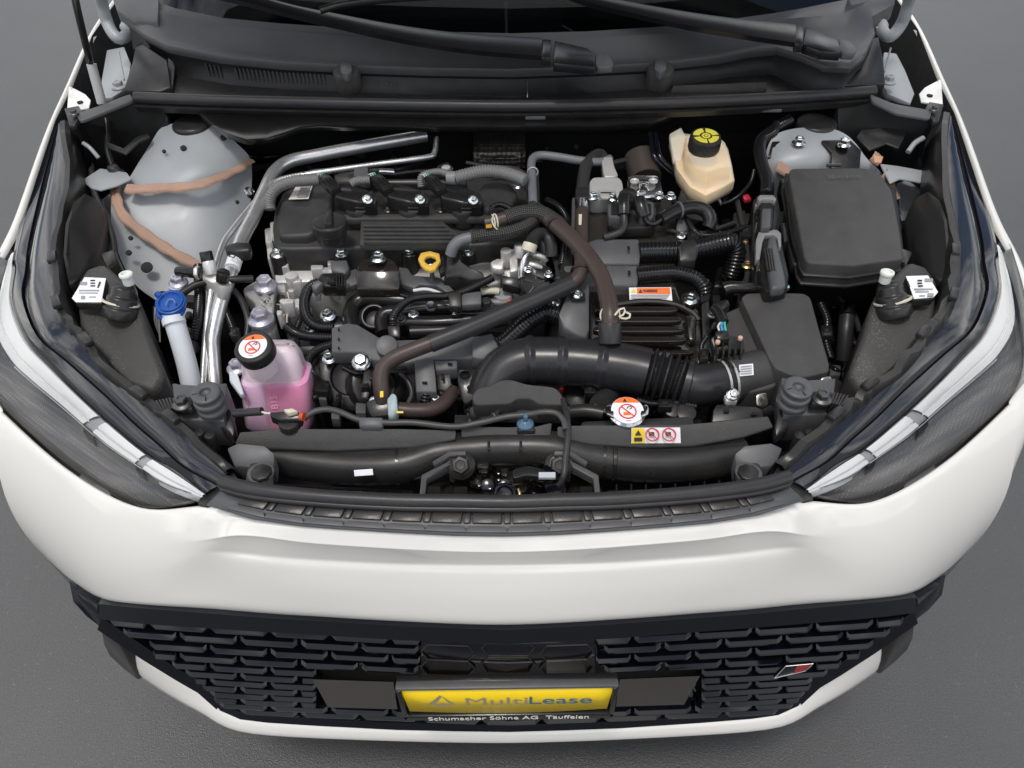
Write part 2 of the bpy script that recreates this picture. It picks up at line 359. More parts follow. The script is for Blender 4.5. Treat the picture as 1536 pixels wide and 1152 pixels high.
# ------------------------------------------------------------------ bumper skin
ST = [[(767,799),(767,829),(767,851),(767,897),(767,942)],[(680,798),(680,828),(680,851),(680,896),(680,940)],[(600,794),(600,824),(600,851),(600,893),(600,936)],[(520,789),(520,819),(522,847),(528,889),(532,932)],[(449,784),(449,814),(449,843),(459,885),(469,928)],
 [(410,779),(412,808),(410,840),(422,881),(432,926)],[(375,773),(380,804),(377,836),(388,878),(400,924)],[(350,768),(352,803),(350,833),(358,874),(368,921)],[(328,762),(326,807),(322,828),(330,871),(338,919)],[(303,750),(300,815),(298,827),(300,867),(302,916)],[(262,759),(258,790),(255,818),(250,862),(245,912)],
 [(213,762),(208,790),(205,815),(200,858),(195,908)],[(156,737),(150,772),(148,803),(148,850),(150,903)],[(98,700),(90,745),(88,785),(100,835),(122,885)],[(50,660),(40,710),(38,750),(60,810),(100,868)],[(0,612),(-10,670),(-10,720),(20,775),(75,842)]]
SZ = [[.845,.845,.845,.845,.845,.843,.84,.838,.832,.82,.80,.785,.785,.785,.79,.80],
 [.825,.825,.825,.825,.825,.824,.822,.819,.811,.788,.765,.755,.75,.74,.74,.74],
 [.785,.785,.785,.785,.785,.784,.782,.780,.779,.774,.735,.72,.71,.695,.69,.69],
 [.725,.725,.725,.725,.725,.723,.72,.718,.712,.705,.70,.69,.68,.665,.64,.62],
 [.66,.66,.66,.658,.655,.653,.65,.648,.642,.635,.625,.61,.59,.575,.57,.56]]
FWD = [1,1,1,1,.97,.94,.9,.87,.82,.75,.62,.45,.25,.1,0,0]
SZ[4] = [z+.036*k for z, k in zip(SZ[4], FWD)]; SZ[3] = [z+.020*k for z, k in zip(SZ[3], FWD)]
R = [[P(*ST[i][j], SZ[j][i]) for i in range(16)] for j in range(5)]
for i in range(9, 16):                       # one smooth convex section from lamp edge to grille at the corners
    k_ = [.15, .75, 1, 1, 1, 1, 1][i-9]
    for j, t in ((1, .26), (2, .50), (3, .75)):
        q = R[0][i].lerp(R[4][i], t) + Vector((-.45, -.62, .35)).normalized()*(4*t*(1-t)*[.010, .012, .014, .017, .020, .024, .030][i-9])
        R[j][i] = R[j][i].lerp(q, k_)
E7 = [(-35,560,.82),(-25,470,.85),(0,385,.885)]
mid = lambda a, b, k=.5, off=(0, 0, 0): [p.lerp(q, k)+Vector(off) for p, q in zip(a, b)]
crease_in = [p + Vector((0, .012 if i < 7 else (.008 if i < 8 else .0), -.010 if i < 8 else -.006)) for i, p in enumerate(R[1])]
for i in range(16):
    if i >= 9: crease_in[i] = R[1][i].lerp(R[2][i], .3)
pre = mid(R[0], R[1], .85)
low = [p+Vector((.012 if i > 12 else 0, .02, -.03)) for i, p in enumerate(R[4])]
back = [p+(Vector((0, .012, -.016)) if i < 9 else Vector((0, .004, -.022))) for i, p in enumerate(R[0])]
# a shallow hollow under the shelf, a fuller belly below it
R2b = [p+Vector((0, .008*(1 if i < 8 else .2), 0)) for i, p in enumerate(R[2])]
edge = [p+Vector((0, .001, -.0035)) for p in R[1]]
for i in range(9, 16): edge[i] = R[1][i].lerp(R[2][i], .12)
wall = [p.lerp(q, .5)+Vector((0, .003 if i < 8 else 0, 0)) for i, (p, q) in enumerate(zip(R[1], R[2]))]
foot = [p+Vector((0, .004 if i < 8 else .0, 0)) for i, p in enumerate(R[2])]
rows = [back, R[0], mid(R[0], R[1], .5, (0, 0, .001)), pre, mid(R[0], R[1], .96), R[1], edge, wall, mid(R[1], foot, .86), foot, mid(R[2], R[3], .12), mid(R[2], R[3], .5), R[3], mid(R[3], R[4], .55), R[4]]
nr = len(rows)-1
for i in range(10, 16):
    for r in range(1, nr+1):
        t = (r-1)/(nr-1); k_ = 1 if i > 10 else .8
        q = R[0][i].lerp(R[4][i], t) + Vector((-.45, -.62, .35)).normalized()*(4*t*(1-t)*[.012, .014, .017, .020, .024, .030][i-10])
        rows[r][i] = rows[r][i].lerp(q, k_)
rows = [sym(r) for r in rows] + [sym(low)]
mb = MB(); mb.grid(rows)
bumper = mb.build('bumper_cover', WHT, sub=2, label='glossy white bumper cover below the bonnet opening')
# ------------------------------------------------------------------ fenders
FE = [(0,612,.80),(-35,560,.82),(-25,470,.85),(0,385,.885),(23,345,.905),(47,267,.935),(77,177,.962),(103,127,.972),(133,50,.99),(167,3,1.0)]
fe = [P(*q) for q in FE]; fe.append(fe[-1]+Vector((-.002, .25, .02)))
def fender(flip):
    cols = [[r[15] for r in R]]
    for i, p in enumerate(fe[1:]):
        k = [.5, .8, .9, 1, 1, 1, 1, 1, 1, 1][i]
        s = [.040, .030, .026, .020, .016, .013, .013, .013, .013, .013][i]
        xo = max(-.885, p.x-s-.03)
        cols.append([p, p+Vector((-s*.6, 0, -.004)), p+Vector((-s, 0, -.018)), Vector((p.x-s-.010, p.y, p.z-.09)), Vector((xo, p.y, .62))])
    rows = [[c[j] for c in cols] for j in range(5)]
    rows.insert(0, [p+Vector((.004, 0, -.012)) for p in rows[0]])
    rows.append([Vector((p.x+.01, p.y, .40)) for p in rows[-1]])
    lin = [[p+Vector((.006, 0, -.004)) for p in rows[1][3:]], [p+Vector((.012, 0, -.05)) for p in rows[1][3:]], [Vector((p.x+.012, p.y, .55)) for p in rows[1][3:]]]
    if flip: rows = [[mir(p) for p in r] for r in rows]; lin = [[mir(p) for p in r] for r in lin]
    mb = MB(); mb.grid(rows); fo = mb.build('fender', WHT, sub=2)
    mb = MB(); mb.grid(lin); mb.build('fender_gap_shade', DRK, fo); return fo  # black sheet added inside the fender to stand for the gap's shade
fl, fr = fender(False), fender(True)
fl['label'] = 'white front fender on the side of the washer filler'; fr['label'] = 'white front fender on the side of the relay and fuse box'
for flip, par in ((False, fl), (True, fr)):      # white mounting tab inside each fender edge
    q = [P(103,128,.968), P(128,141,.965), P(136,150,.964), P(133,162,.963), P(100,168,.962)]
    q = [mir(p) for p in q] if flip else q
    mb = MB(); mb.prism(q, [p-Vector((0, 0, .004)) for p in q]); t = mb.build('mounting_tab', WHT, par, .0015)
    c = P(120,153,.9655); c = mir(c) if flip else c
    mb = MB(); mb.lathe(c, (0, 0, 1), [(.0055, -.001), (.0055, .0006)], 16); mb.build('hole', DRK, par)
# ------------------------------------------------------------------ bonnet opening walls, floor, firewall
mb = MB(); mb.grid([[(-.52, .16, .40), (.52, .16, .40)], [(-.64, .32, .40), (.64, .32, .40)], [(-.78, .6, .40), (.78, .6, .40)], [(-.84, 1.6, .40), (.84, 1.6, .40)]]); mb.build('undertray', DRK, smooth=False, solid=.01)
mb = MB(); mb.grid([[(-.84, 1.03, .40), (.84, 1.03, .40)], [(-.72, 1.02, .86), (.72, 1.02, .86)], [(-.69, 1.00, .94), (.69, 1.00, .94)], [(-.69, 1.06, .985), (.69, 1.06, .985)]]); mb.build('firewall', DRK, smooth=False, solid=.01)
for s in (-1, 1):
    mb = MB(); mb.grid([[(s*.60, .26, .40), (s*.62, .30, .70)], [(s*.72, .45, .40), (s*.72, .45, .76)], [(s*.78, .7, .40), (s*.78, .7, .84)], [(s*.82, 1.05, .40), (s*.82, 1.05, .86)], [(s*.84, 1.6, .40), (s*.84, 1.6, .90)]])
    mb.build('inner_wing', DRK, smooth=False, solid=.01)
# ------------------------------------------------------------------ front rubber seal and tiled trim strip
seal = [(767,753,.868),(680,752,.868),(600,751,.868),(500,746,.868),(420,739,.868),(370,732,.867),(332,722,.865)]
tb('front_seal', sym([P(*q) for q in seal]), .0085, RUB, label='black rubber bonnet seal along the front edge', n=12)
tb('seal_lip', sym([P(q[0], q[1]+11, q[2]-.004) for q in seal]), .0035, RUB, bpy.data.objects['front_seal'], n=8)
upl = [(767,764),(680,763),(600,762),(500,757),(449,753),(375,743),(335,733)]
lol = [(767,803),(680,802),(600,798),(500,792),(449,788),(375,777),(310,757)]
a = sym([P(*q, .856) for q in upl]); b = sym([P(*q, .849) for q in lol])
mb = MB(); mb.grid([a, b]); strip = mb.build('trim_strip', PLG, solid=.004, label='black plastic trim strip of rectangular tiles under the front seal')
def curve_at(row, f):
    L = [0]
    for i in range(1, len(row)): L.append(L[-1]+(row[i]-row[i-1]).length)
    d = f*L[-1]
    for i in range(1, len(row)):
        if d <= L[i]+1e-9: return row[i-1].lerp(row[i], (d-L[i-1])/(L[i]-L[i-1]))
    return row[-1].copy()
f = .045; k = 0; TIL = mat('dusty_tile', (.030, .030, .031), .30, nscale=500, bump=.1, var=.3, dust=.55, dscale=120, dustcol=(.26, .21, .15))
while f < .955:
    wd = .052 if k % 2 == 0 else .0145
    f1 = min(f+wd, .957)
    q = [curve_at(a, f+.0018).lerp(curve_at(b, f+.0018), .16), curve_at(a, f1-.0018).lerp(curve_at(b, f1-.0018), .16), curve_at(a, f1-.0018).lerp(curve_at(b, f1-.0018), .58), curve_at(a, f+.0018).lerp(curve_at(b, f+.0018), .58)]
    mb = MB(); up = Vector((0, -.0015, .0042)); mb.prism([p+up for p in q], [p-up*.3 for p in q]); mb.build('tile', TIL, strip, .0012)
    if k % 2 == 0:
        q = [curve_at(a, f-.003).lerp(curve_at(b, f-.003), .68), curve_at(a, f1+.002).lerp(curve_at(b, f1+.002), .68), curve_at(a, f1+.010).lerp(curve_at(b, f1+.010), .93), curve_at(a, f-.008).lerp(curve_at(b, f-.008), .93)]
        mb = MB(); up = Vector((0, -.001, .003)); mb.prism([p+up for p in q], [p-up*.3 for p in q]); mb.build('clip_tab', PLG, strip, .001)
    f = f1; k += 1
# ------------------------------------------------------------------ grille
gt_px = [(767,942),(600,936),(469,928),(400,924),(338,919),(245,912),(195,908),(150,903)]
gt_z = [.696,.696,.690,.682,.672,.646,.626,.599]
gb_px = [(767,963),(600,957),(469,949),(400,945),(338,941),(245,935),(195,931),(152,926)]
gb_z = [.668,.668,.662,.655,.644,.622,.604,.582]
ta = [P(*q, z-.001) for q, z in zip(gt_px, gt_z)]; tb_ = [P(*q, z) for q, z in zip(gb_px, gb_z)]
grille = empty('grille', (0, .06, .45)); grille.parent = CAR; grille.location = Vector((0, .06, .45))-WORLD['car']
grille['label'] = 'gloss black radiator grille of staggered slats'
out = Vector((0, -.004, .002))
rows = [[p+Vector((0, .03, 0)) for p in ta], [p+Vector((0, .004, 0)) for p in ta], [p+out for p in ta], [p+out for p in tb_], [p+Vector((0, .05, .006)) for p in tb_]]
mb = MB(); mb.grid([sym(r) for r in rows]); mb.build('frame_bar', GLB, grille, label='gloss black bar along the top of the grille')
# diagonal frame + corner fins
for flip in (False, True):
    F_ = (lambda ps: [mir(p) for p in ps]) if flip else (lambda ps: ps)
    upx = [(152,926,.575),(217,970,.485),(267,1004,.42),(308,1025,.385),(335,1050,.345)]
    lox = [(150,940,.545),(217,985,.46),(267,1016,.40),(300,1035,.365),(328,1060,.325)]
    A = [P(*q) for q in upx]; B = [P(*q) for q in lox]
    mb = MB(); mb.grid([F_([p+Vector((.01, .05, -.004)) for p in A]), F_(A), F_([p+Vector((-.002, -.005, 0)) for p in B]), F_([p+Vector((0, .04, -.01)) for p in B])])
    mb.build('frame_bar', GLB, grille)
    # fin
    q = [P(103,872,.585), P(112,880,.587), P(152,903,.588), P(154,926,.572), P(150,941,.545), P(130,926,.548), P(109,903,.555)]
    mb = MB(); mb.prism(F_(q), F_([p+Vector((.05, .06, -.012)) for p in q])); mb.build('corner_fin', GLB, grille, .002)
    q = [P(113,886,.588), P(148,907,.589), P(147,920,.579), P(124,903,.581)]
    mb = MB(); mb.prism(F_([p+Vector((-.0012, -.0012, .001)) for p in q]), F_([p+Vector((.01, .01, -.004)) for p in q])); mb.build('fin_insert', GLB, grille, .001)
    q = [P(150,941,.535), P(177,959,.49), P(208,1021,.335), P(185,1004,.355), P(163,983,.385), P(155,964,.43)]
    mb = MB(); mb.prism(F_(q), F_([p+Vector((.08, .10, -.02)) for p in q])); mb.build('side_cladding', PLS, CAR, .003, label='dark side cladding at the bumper corner')
# lower white lip
l0 = [(767,1098),(680,1097),(595,1095),(478,1089),(400,1084),(360,1079),(330,1066),(313,1045),(300,1035),(258,1010),(217,985),(180,960)]
l0z = [.295,.295,.295,.297,.30,.303,.312,.332,.34,.375,.41,.455]
l1 = [(767,1119),(680,1118),(595,1116),(478,1112),(400,1108),(352,1102),(325,1090),(305,1077),(285,1067),(248,1047),(228,1033),(208,1020)]
l1z = [.262,.262,.262,.264,.267,.27,.276,.284,.29,.30,.31,.325]
A = [P(*q, z) for q, z in zip(l0, l0z)]; B = [P(*q, z) for q, z in zip(l1, l1z)]
rows = [[p+Vector((0, .05, -.008)) for p in A], [p+Vector((0, .006, -.001)) for p in A], A, mid(A, B, .5, (0, -.003, 0)), B, [p+Vector((0, .02, -.012)) for p in B], [p+Vector((0, .10, -.015)) for p in B]]
mb = MB(); mb.grid([sym(r) for r in rows]); mb.build('lower_lip', WHT, sub=1, label='white lower bumper lip under the grille')
# gloss strip between the slats and the lip
S0 = [P(u, v-9, z+.016)+Vector((0, .002, 0)) for (u, v), z in zip(l0[:8], l0z[:8])]; S1 = [P(u, v+1, z+.0005)+Vector((0, .001, 0)) for (u, v), z in zip(l0[:8], l0z[:8])]
mb = MB(); mb.grid([sym([p+Vector((0, .03, .004)) for p in S0]), sym(S0), sym(S1)]); mb.build('frame_bar', GLB, grille)
# recess behind the slats
Rt = [p+Vector((0, .07, 0)) for p in tb_]; Rb = [P(767,1098,.295)] + [P(*q, z) for q, z in [((595,1095),.295),((478,1089),.297),((400,1084),.30),((360,1079),.303),((310,1030),.34),((217,975),.44),((160,935),.53)]]
Rb = [p+Vector((0, .07, -.01)) for p in Rb]
mb = MB(); mb.grid([sym(Rt), sym(Rb)]); mb.build('backing', DRK, grille, smooth=False)
# slats, laid on the sheet between the top bar and the lip
def topv(u): return interp(abs(u-760), [0,167,298,367,429,522,572,610], [963,957,949,945,941,935,931,927]), interp(abs(u-760), [0,167,298,367,429,522,572,610], gb_z)
def botv(u): return interp(abs(u-760), [0,282,360,400,432,450,470,500,543,608], [1096,1087,1082,1076,1064,1046,1026,1006,984,930]), interp(abs(u-760), [0,282,360,400,432,450,470,500,543,608], [.295,.297,.30,.305,.32,.335,.37,.40,.45,.56])
def interp(x, xs, ys):
    if x <= xs[0]: return ys[0]
    for i in range(1, len(xs)):
        if x <= xs[i]: return ys[i-1]+(ys[i]-ys[i-1])*(x-xs[i-1])/(xs[i]-xs[i-1])
    return ys[-1]
FR = [.055,.165,.28,.385,.475,.555,.63,.70,.765,.825,.88,.935]
def gp(u, f, roll=True):
    # rows follow the top bar; the diagonal frame cuts them off
    t, tz = topv(u); v = t + (f*(interp(abs(u-760), [0, 360, 610], [1096, 1082, 1066])-t)); b, bz = botv(u)
    z = tz + (.297-tz)*f
    return v, z, v < b-3
def slat(u1, u2, f, fan=0):
    n = 5; up_, dn, bk = [], [], []
    for i in range(n):
        u = u1+(u2-u1)*(0, .08, .5, .92, 1)[i]; v, z, ok = gp(u, f)
        if not ok: return None
        p = P(u, v, z); e = .004 if i in (0, 4) else 0
        if e: p = p+Vector((0, .003, .0045))
        up_.append(p+Vector((0, .019+e, .0032))); dn.append(p+Vector((0, .0055, .0016))); bk.append(p+Vector((0, .020, -.014)))
    mb = MB(); mb.grid([[p+Vector((0, .014, -.006)) for p in up_], up_, dn, [p+Vector((0, -.0048, -.0034)) for p in dn], [p+Vector((0, -.0045, -.0075)) for p in dn], bk])
    for e, s in ((0, -1), (n-1, 1)):            # slanted web at each end joins the row below
        a_, b_ = up_[e], dn[e]; q = bk[e]
        mb.prism([b_, a_, q+Vector((s*.004, 0, -.012)), b_+Vector((s*.006, .003, -.012))], [x-Vector((s*.0025, 0, 0)) for x in (b_, a_, q+Vector((s*.004, 0, -.012)), b_+Vector((s*.006, .003, -.012)))])
    return mb.build('slat', GLB, grille, ang=14)
ns = 0
for j, f in enumerate(FR):
    pitch = 91; u = 767-8*pitch + (pitch/2 if j % 2 else 0)
    while u < 1536:
        a_, b_ = u+3, u+pitch-3; u += pitch
        v, z, ok = gp((a_+b_)/2, f)
        inpanel = (f < .44 and b_ > 634 and a_ < 890)
        inplate = (1011 < v < 1067 and b_ > 475 and a_ < 1052)
        if inplate and (a_ < 470 or b_ > 1056): inplate = False; a_, b_ = (a_, min(b_, 474)) if a_ < 760 else (max(a_, 1053), b_)
        if inpanel and a_ < 600: b_ = 630; inpanel = False
        if inpanel and b_ > 925: a_ = 894; inpanel = False
        if inpanel or inplate or b_-a_ < 20: continue
        # shorten at the diagonal frame
        if not ok or not gp(a_, f)[2] or not gp(b_, f)[2]:
            us = [a_+(b_-a_)*k/30 for k in range(31)]; g_ = [x for x in us if gp(x, f)[2]]
            if len(g_) < 6: continue
            a_, b_ = g_[0], g_[-1]
        if slat(a_, b_, f): ns += 1
print('slats', ns)
# centre sensor panel with hexagon inlay, glossy blanking panels, plate
def gq(u, f, dy=0.):
    v, z, _ = gp(u, f); return P(u, v, z)+Vector((0, dy, 0))
mb = MB(); mb.grid([[gq(u, f, -.001) for u in (632, 690, 760, 830, 892)] for f in (0, .2, .4)]); mb.build('sensor_panel', GLB, grille, solid=.006, label='smooth gloss black sensor panel above the plate')
HEX = mat('panel_print', (.030, .024, .016), .3)
for hc, f in ((672, .13), (762, .06), (762, .25), (850, .13), (672, .30), (850, .30)):
    w2, hf = 40, .085
    pts = [(hc-w2, f), (hc-w2+10, f-hf), (hc+w2-10, f-hf), (hc+w2, f), (hc+w2-10, f+hf), (hc-w2+10, f+hf)]
    pp = [gq(u, max(.005, ff), -.0018) for u, ff in pts]; mb = MB()
    mb.tube(pp+[pp[0]], .0011, 4); mb.build('hexagon_line', HEX, grille)
MIR = mat('blanking_gloss', (.20, .186, .17), .10, metal=1.)
for q in ([(469,1019,.535),(590,1023,.53),(596,1064,.435),(492,1061,.44)], [(930,1019,.535),(1050,1014,.545),(1026,1057,.452),(924,1060,.442)]):
    t = [P(*x) for x in q]; mb = MB(); mb.prism(t, [p+Vector((0, .0012, -.0006)) for p in t]); mb.build('blanking_panel', MIR, grille)
yp = .018
H = [PY(591,1027,yp), PY(931,1022,yp), PY(926,1069,yp), PY(600,1076,yp)]
hx = (H[1]-H[0]).normalized(); hz = Vector((0, 0, 1))
cx = (H[0]+H[1]+H[2]+H[3])/4; wd, ht = (H[1]-H[0]).length*.985, .104
rotm = Matrix((hx, Vector((0, 1, 0)), hz.cross(hx).cross(hx)*-1)).transposed() if False else Matrix.Rotation(math.atan2(-hx.z, hx.x)*1.0, 3, 'Y')
plate = MB(); plate.box(cx+Vector((0, .008, 0)), (wd, .012, ht), rotm); plate = plate.build('plate_holder', PLS, CAR, .003, label='black number plate holder with a yellow dealer card')
for dx, dz, sx, sz in ((0, ht/2-.0035, wd, .007), (-wd/2+.004, -.002, .008, ht-.012), (wd/2-.004, -.002, .008, ht-.012), (0, -ht/2+.008, wd, .016)):
    mb = MB(); mb.box(cx+rotm@Vector((dx, -.001, dz)), (sx, .012, sz), rotm); mb.build('holder_rim', PLG if dz > .01 else PLS, plate, .0025)
def pl(fx, fz, d=0.): return cx + rotm@Vector((fx*wd/2, d, fz*ht/2))
n = 13; top = [pl(-.955+1.91*i/(n-1), .87, -.0035) for i in range(n)]
bot = [pl(-.925+1.85*i/(n-1), -.46-.20*math.sin(math.pi*i/(n-1)), -.0035) for i in range(n)]
mb = MB(); mb.grid([top, bot]); card = mb.build('dealer_card', YEL, plate, solid=.001)
xd, zd = rotm@Vector((1, 0, 0)), rotm@Vector((0, 0, 1))
def ptext(nm, s, x0, x1, zb, zt, m, dep=-.0047):
    o0 = pl(x0, zb, dep); w_ = (pl(x1, zb)-pl(x0, zb)).length; h_ = (pl(x0, zt)-pl(x0, zb)).length
    return text(nm, s, o0, xd, zd, h_, m, plate, lift=.0003, width=w_, bold=.0)
ptext('lettering', 'Multi', -.385, .185, -.10, .36, GYT); ptext('lettering', 'Lease', .20, .775, -.08, .38, BLT)
ptext('lettering', 'Schumacher Söhne AG  Täuffelen', -.76, .76, -.94, -.73, WTX, -.0072)
for tri in ([(-.615, .52), (-.60, .44), (-.665, .04), (-.74, -.04)], [(-.605, .52), (-.585, .42), (-.49, -.04), (-.545, .06)], [(-.72, -.05), (-.61, .03), (-.495, -.06), (-.61, -.12)]):
    mb = MB(); t = [pl(a_, b_, -.0052) for a_, b_ in tri]; mb.prism(t, [p+Vector((0, .0004, 0)) for p in t]); mb.build('logo_blade', GYT, plate)
# badge
bq = shrink([P(1155,1012,.51), P(1174,992,.555), P(1219,988,.56), P(1206,1000,.53)], .9)
n_ = Vector((0, -.008, .004)); mb = MB(); mb.prism([p+n_ for p in bq], [p+n_*.3 for p in bq]); bdg = mb.build('badge', GLB, grille, .0008, label='small slanted badge with a red block in a silver edge')
mb = MB(); pp = [p+n_*1.06 for p in bq]; mb.tube(pp+[pp[0]], .0006, 5); mb.build('badge_edge', SIL, grille)
t = [bq[1].lerp(bq[2], .42), bq[2].lerp(bq[1], .04), bq[3].lerp(bq[0], .05), bq[0].lerp(bq[3], .62)]
mb = MB(); mb.prism([p+n_*1.08 for p in t], [p+n_ for p in t]); mb.build('badge_red', mat('badge_red', (.35, .02, .02), .3), grille)
# ------------------------------------------------------------------ headlamps
HA = [(342,708),(281,655),(235,618),(206,595),(160,560),(126,517),(100,486),(85,450),(80,400),(82,360),(99,265),(93,183)]
HB = [(327,729),(275,701),(238,668),(200,635),(160,596),(100,543),(55,503),(33,445),(38,405),(43,362),(63,275),(86,190)]
HC = [(307,739),(258,704),(218,679),(170,640),(125,600),(75,551),(35,507),(14,450),(17,405),(20,375),(43,273),(74,190)]
HD = [(300,742),(245,720),(200,690),(150,655),(95,607),(46,566),(14,535),(-8,490),(-2,430),(10,385)]
HE = [(303,750),(262,759),(213,762),(156,737),(98,700),(50,660),(0,612),(-35,560),(-25,470),(0,385)]
AZ = [.845,.855,.86,.865,.872,.88,.888,.895,.905,.912,.935,.956]
BZ = [.835,.84,.842,.845,.852,.86,.87,.88,.893,.902,.928,.953]
CZ = [.828,.828,.83,.832,.838,.845,.857,.87,.885,.897,.92,.948]
DZ = [.825,.82,.82,.82,.822,.828,.84,.855,.872,.89]
EZ = [.82,.80,.785,.785,.785,.79,.80,.82,.85,.885]
hA, hB, hC, hD, hE = ([P(*q, z) for q, z in zip(a_, b_)] for a_, b_ in ((HA, AZ), (HB, BZ), (HC, CZ), (HD, DZ), (HE, EZ)))
def dense(row, k=4):
    out = []
    for i in range(len(row)-1):
        p0 = row[i-1] if i else row[0]*2-row[1]; p1, p2 = row[i], row[i+1]; p3 = row[i+2] if i+2 < len(row) else row[-1]*2-row[-2]
        for j in range(k):
            t = j/k; out.append(.5*((2*p1)+(p2-p0)*t+(2*p0-5*p1+4*p2-p3)*t*t+(3*p1-p0-3*p2+p3)*t**3))
    return out+[row[-1]]
def patterned():
    m = mat('lamp_pattern', (.26, .26, .27), .38, metal=.35); t = m.node_tree; b = t.nodes['Principled BSDF']
    c = t.nodes.new('ShaderNodeTexCoord'); mp = t.nodes.new('ShaderNodeMapping'); mp.inputs['Rotation'].default_value = (0, 0, .6); mp.inputs['Scale'].default_value = (210, 210, 90)
    v = t.nodes.new('ShaderNodeTexVoronoi'); v.inputs['Scale'].default_value = 1; v.inputs['Randomness'].default_value = .12
    t.links.new(c.outputs['Object'], mp.inputs['Vector']); t.links.new(mp.outputs['Vector'], v.inputs['Vector'])
    r = t.nodes.new('ShaderNodeValToRGB'); r.color_ramp.elements[0].position = .22; r.color_ramp.elements[1].position = .42
    r.color_ramp.elements[0].color = (.25, .245, .24, 1); r.color_ramp.elements[1].color = (.17, .166, .163, 1)
    t.links.new(v.outputs['Distance'], r.inputs['Fac']); t.links.new(r.outputs['Color'], b.inputs['Base Color'])
    bp = t.nodes.new('ShaderNodeBump'); bp.inputs['Strength'].default_value = .22; bp.inputs['Distance'].default_value = .001; bp.invert = True
    t.links.new(v.outputs['Distance'], bp.inputs['Height']); t.links.new(bp.outputs['Normal'], b.inputs['Normal']); return m
PAT = patterned()
DRL = mat('light_guide', (.90, .91, .90), .14, coat=.6, nscale=0)
LTB = mat('lens_black', (.010, .011, .016), .05, coat=.6, coatr=.02, dust=.16, dscale=500.)
FLG = mat('lamp_flange', (.014, .014, .014), .40, nscale=700, bump=.5, dust=.5)
for flip in (False, True):
    F_ = (lambda ps: [mir(p) for p in ps]) if flip else (lambda ps: ps)
    lamp = empty('headlamp', tuple(F_([hE[4]])[0])); lamp.parent = CAR; lamp.location = WORLD[lamp.name]-WORLD['car']
    lamp['label'] = 'headlamp beside the ' + ('air filter and fuse box' if flip else 'washer filler and coolant bottle')
    A, B, C_, D, E_ = dense(hA), dense(hB), dense(hC), dense(hD), dense(hE)
    up = Vector((0, 0, .003))
    mb = MB(); mb.grid([F_(mid(A, B, .03, (0, 0, -.02))), F_(mid(A, B, .03)), F_(mid(A, B, .5, (0, 0, .003))), F_(mid(A, B, .90)), F_(mid(A, B, .96, (0, 0, -.006)))]); mb.build('lens_border', LTB, lamp, ang=70)
    mb = MB(); mb.grid([F_(mid(A, B, .985, (0, 0, -.006))), F_(mid(B, C_, .03)), F_(mid(B, C_, .55, (0, 0, .0005))), F_(mid(B, C_, 1.0, (0, 0, -.002))), F_(mid(B, C_, 1.0, (0, 0, -.02)))]); mb.build('lens_border', LTB, lamp, ang=70)
    n = len(D)
    # light guide: three lengths with clear joints
    cuts = [(0, 7), (8, 13), (14, n-1)]
    for i0, i1 in cuts:
        a_ = [C_[i]+Vector((0, 0, -.006)) for i in range(i0, i1+1)]; d_ = [D[i]+Vector((0, 0, -.006)) for i in range(i0, i1+1)]
        mb = MB(); mb.grid([F_([p-Vector((0, 0, .012)) for p in a_]), F_(a_), F_(mid(a_, d_, .08, (0, 0, .003))), F_(mid(a_, d_, .34, (0, 0, .004))), F_(mid(a_, d_, .60, (0, 0, .003))), F_(mid(a_, d_, .66, (0, 0, -.002))), F_(mid(a_, d_, .72, (0, 0, .0015))), F_(mid(a_, d_, .9, (0, 0, .001))), F_(d_), F_([p-Vector((0, 0, .014)) for p in d_])])
        mb.build('light_guide', DRL, lamp, ang=30)
    mb = MB(); mb.grid([F_([p-Vector((0, 0, .010)) for p in C_[:n]]), F_(mid(C_[:n], D, .5, (0, 0, -.007))), F_([p-Vector((0, 0, .011)) for p in D])]); mb.build('guide_joint', mat('guide_grey', (.38, .39, .40), .2), lamp)
    for ci in (7.5, 13.5):
        i = int(ci); q = [D[i], D[i+1], D[i+1].lerp(E_[i+1], .16), D[i].lerp(E_[i], .16)]
        mb = MB(); mb.prism(F_([p-Vector((0, 0, .004)) for p in q]), F_([p-Vector((0, 0, .02)) for p in q])); mb.build('guide_clip', PLS, lamp, .001)
    a_ = [p+Vector((0, 0, -.012)) for p in D]; e_ = [p+Vector((0, .008, -.010)) for p in E_]
    mb = MB(); mb.grid([F_(a_), F_(mid(a_, e_, .25, (0, .004, -.010))), F_(mid(a_, e_, .55, (0, .006, -.014))), F_(mid(a_, e_, .85, (0, .004, -.010))), F_(e_)]); mb.build('bezel', PAT, lamp)
    d_ = mid(C_[:n], D, .05)
    mb = MB(); mb.grid([F_(d_), F_(mid(d_, E_, .22, (0, -.001, .004))), F_(mid(d_, E_, .5, (0, -.004, .008))), F_(mid(d_, E_, .8, (0, -.003, .007))), F_(mid(d_, E_, .97, (0, 0, .001))), F_([p+Vector((0, .006, -.012)) for p in E_])])
    mb.build('lens', LENS, lamp, label='clear outer lens over the patterned lamp bezel')
    tq = [P(296,756,.816), P(300,744,.818), P(322,726,.826), P(346,700,.838), P(356,716,.838), P(336,740,.830), P(312,760,.822)]
    mb = MB(); mb.prism(F_(tq), F_([p-Vector((0, 0, .03)) for p in tq])); mb.build('lamp_tip', PLA, lamp, .002)
    ln = [D[i].lerp(E_[i], .06)+Vector((0, 0, -.003)) for i in range(1, 24)]; mb = MB(); mb.tube(F_(ln), .0011, 6); mb.build('chrome_line', STL, lamp)
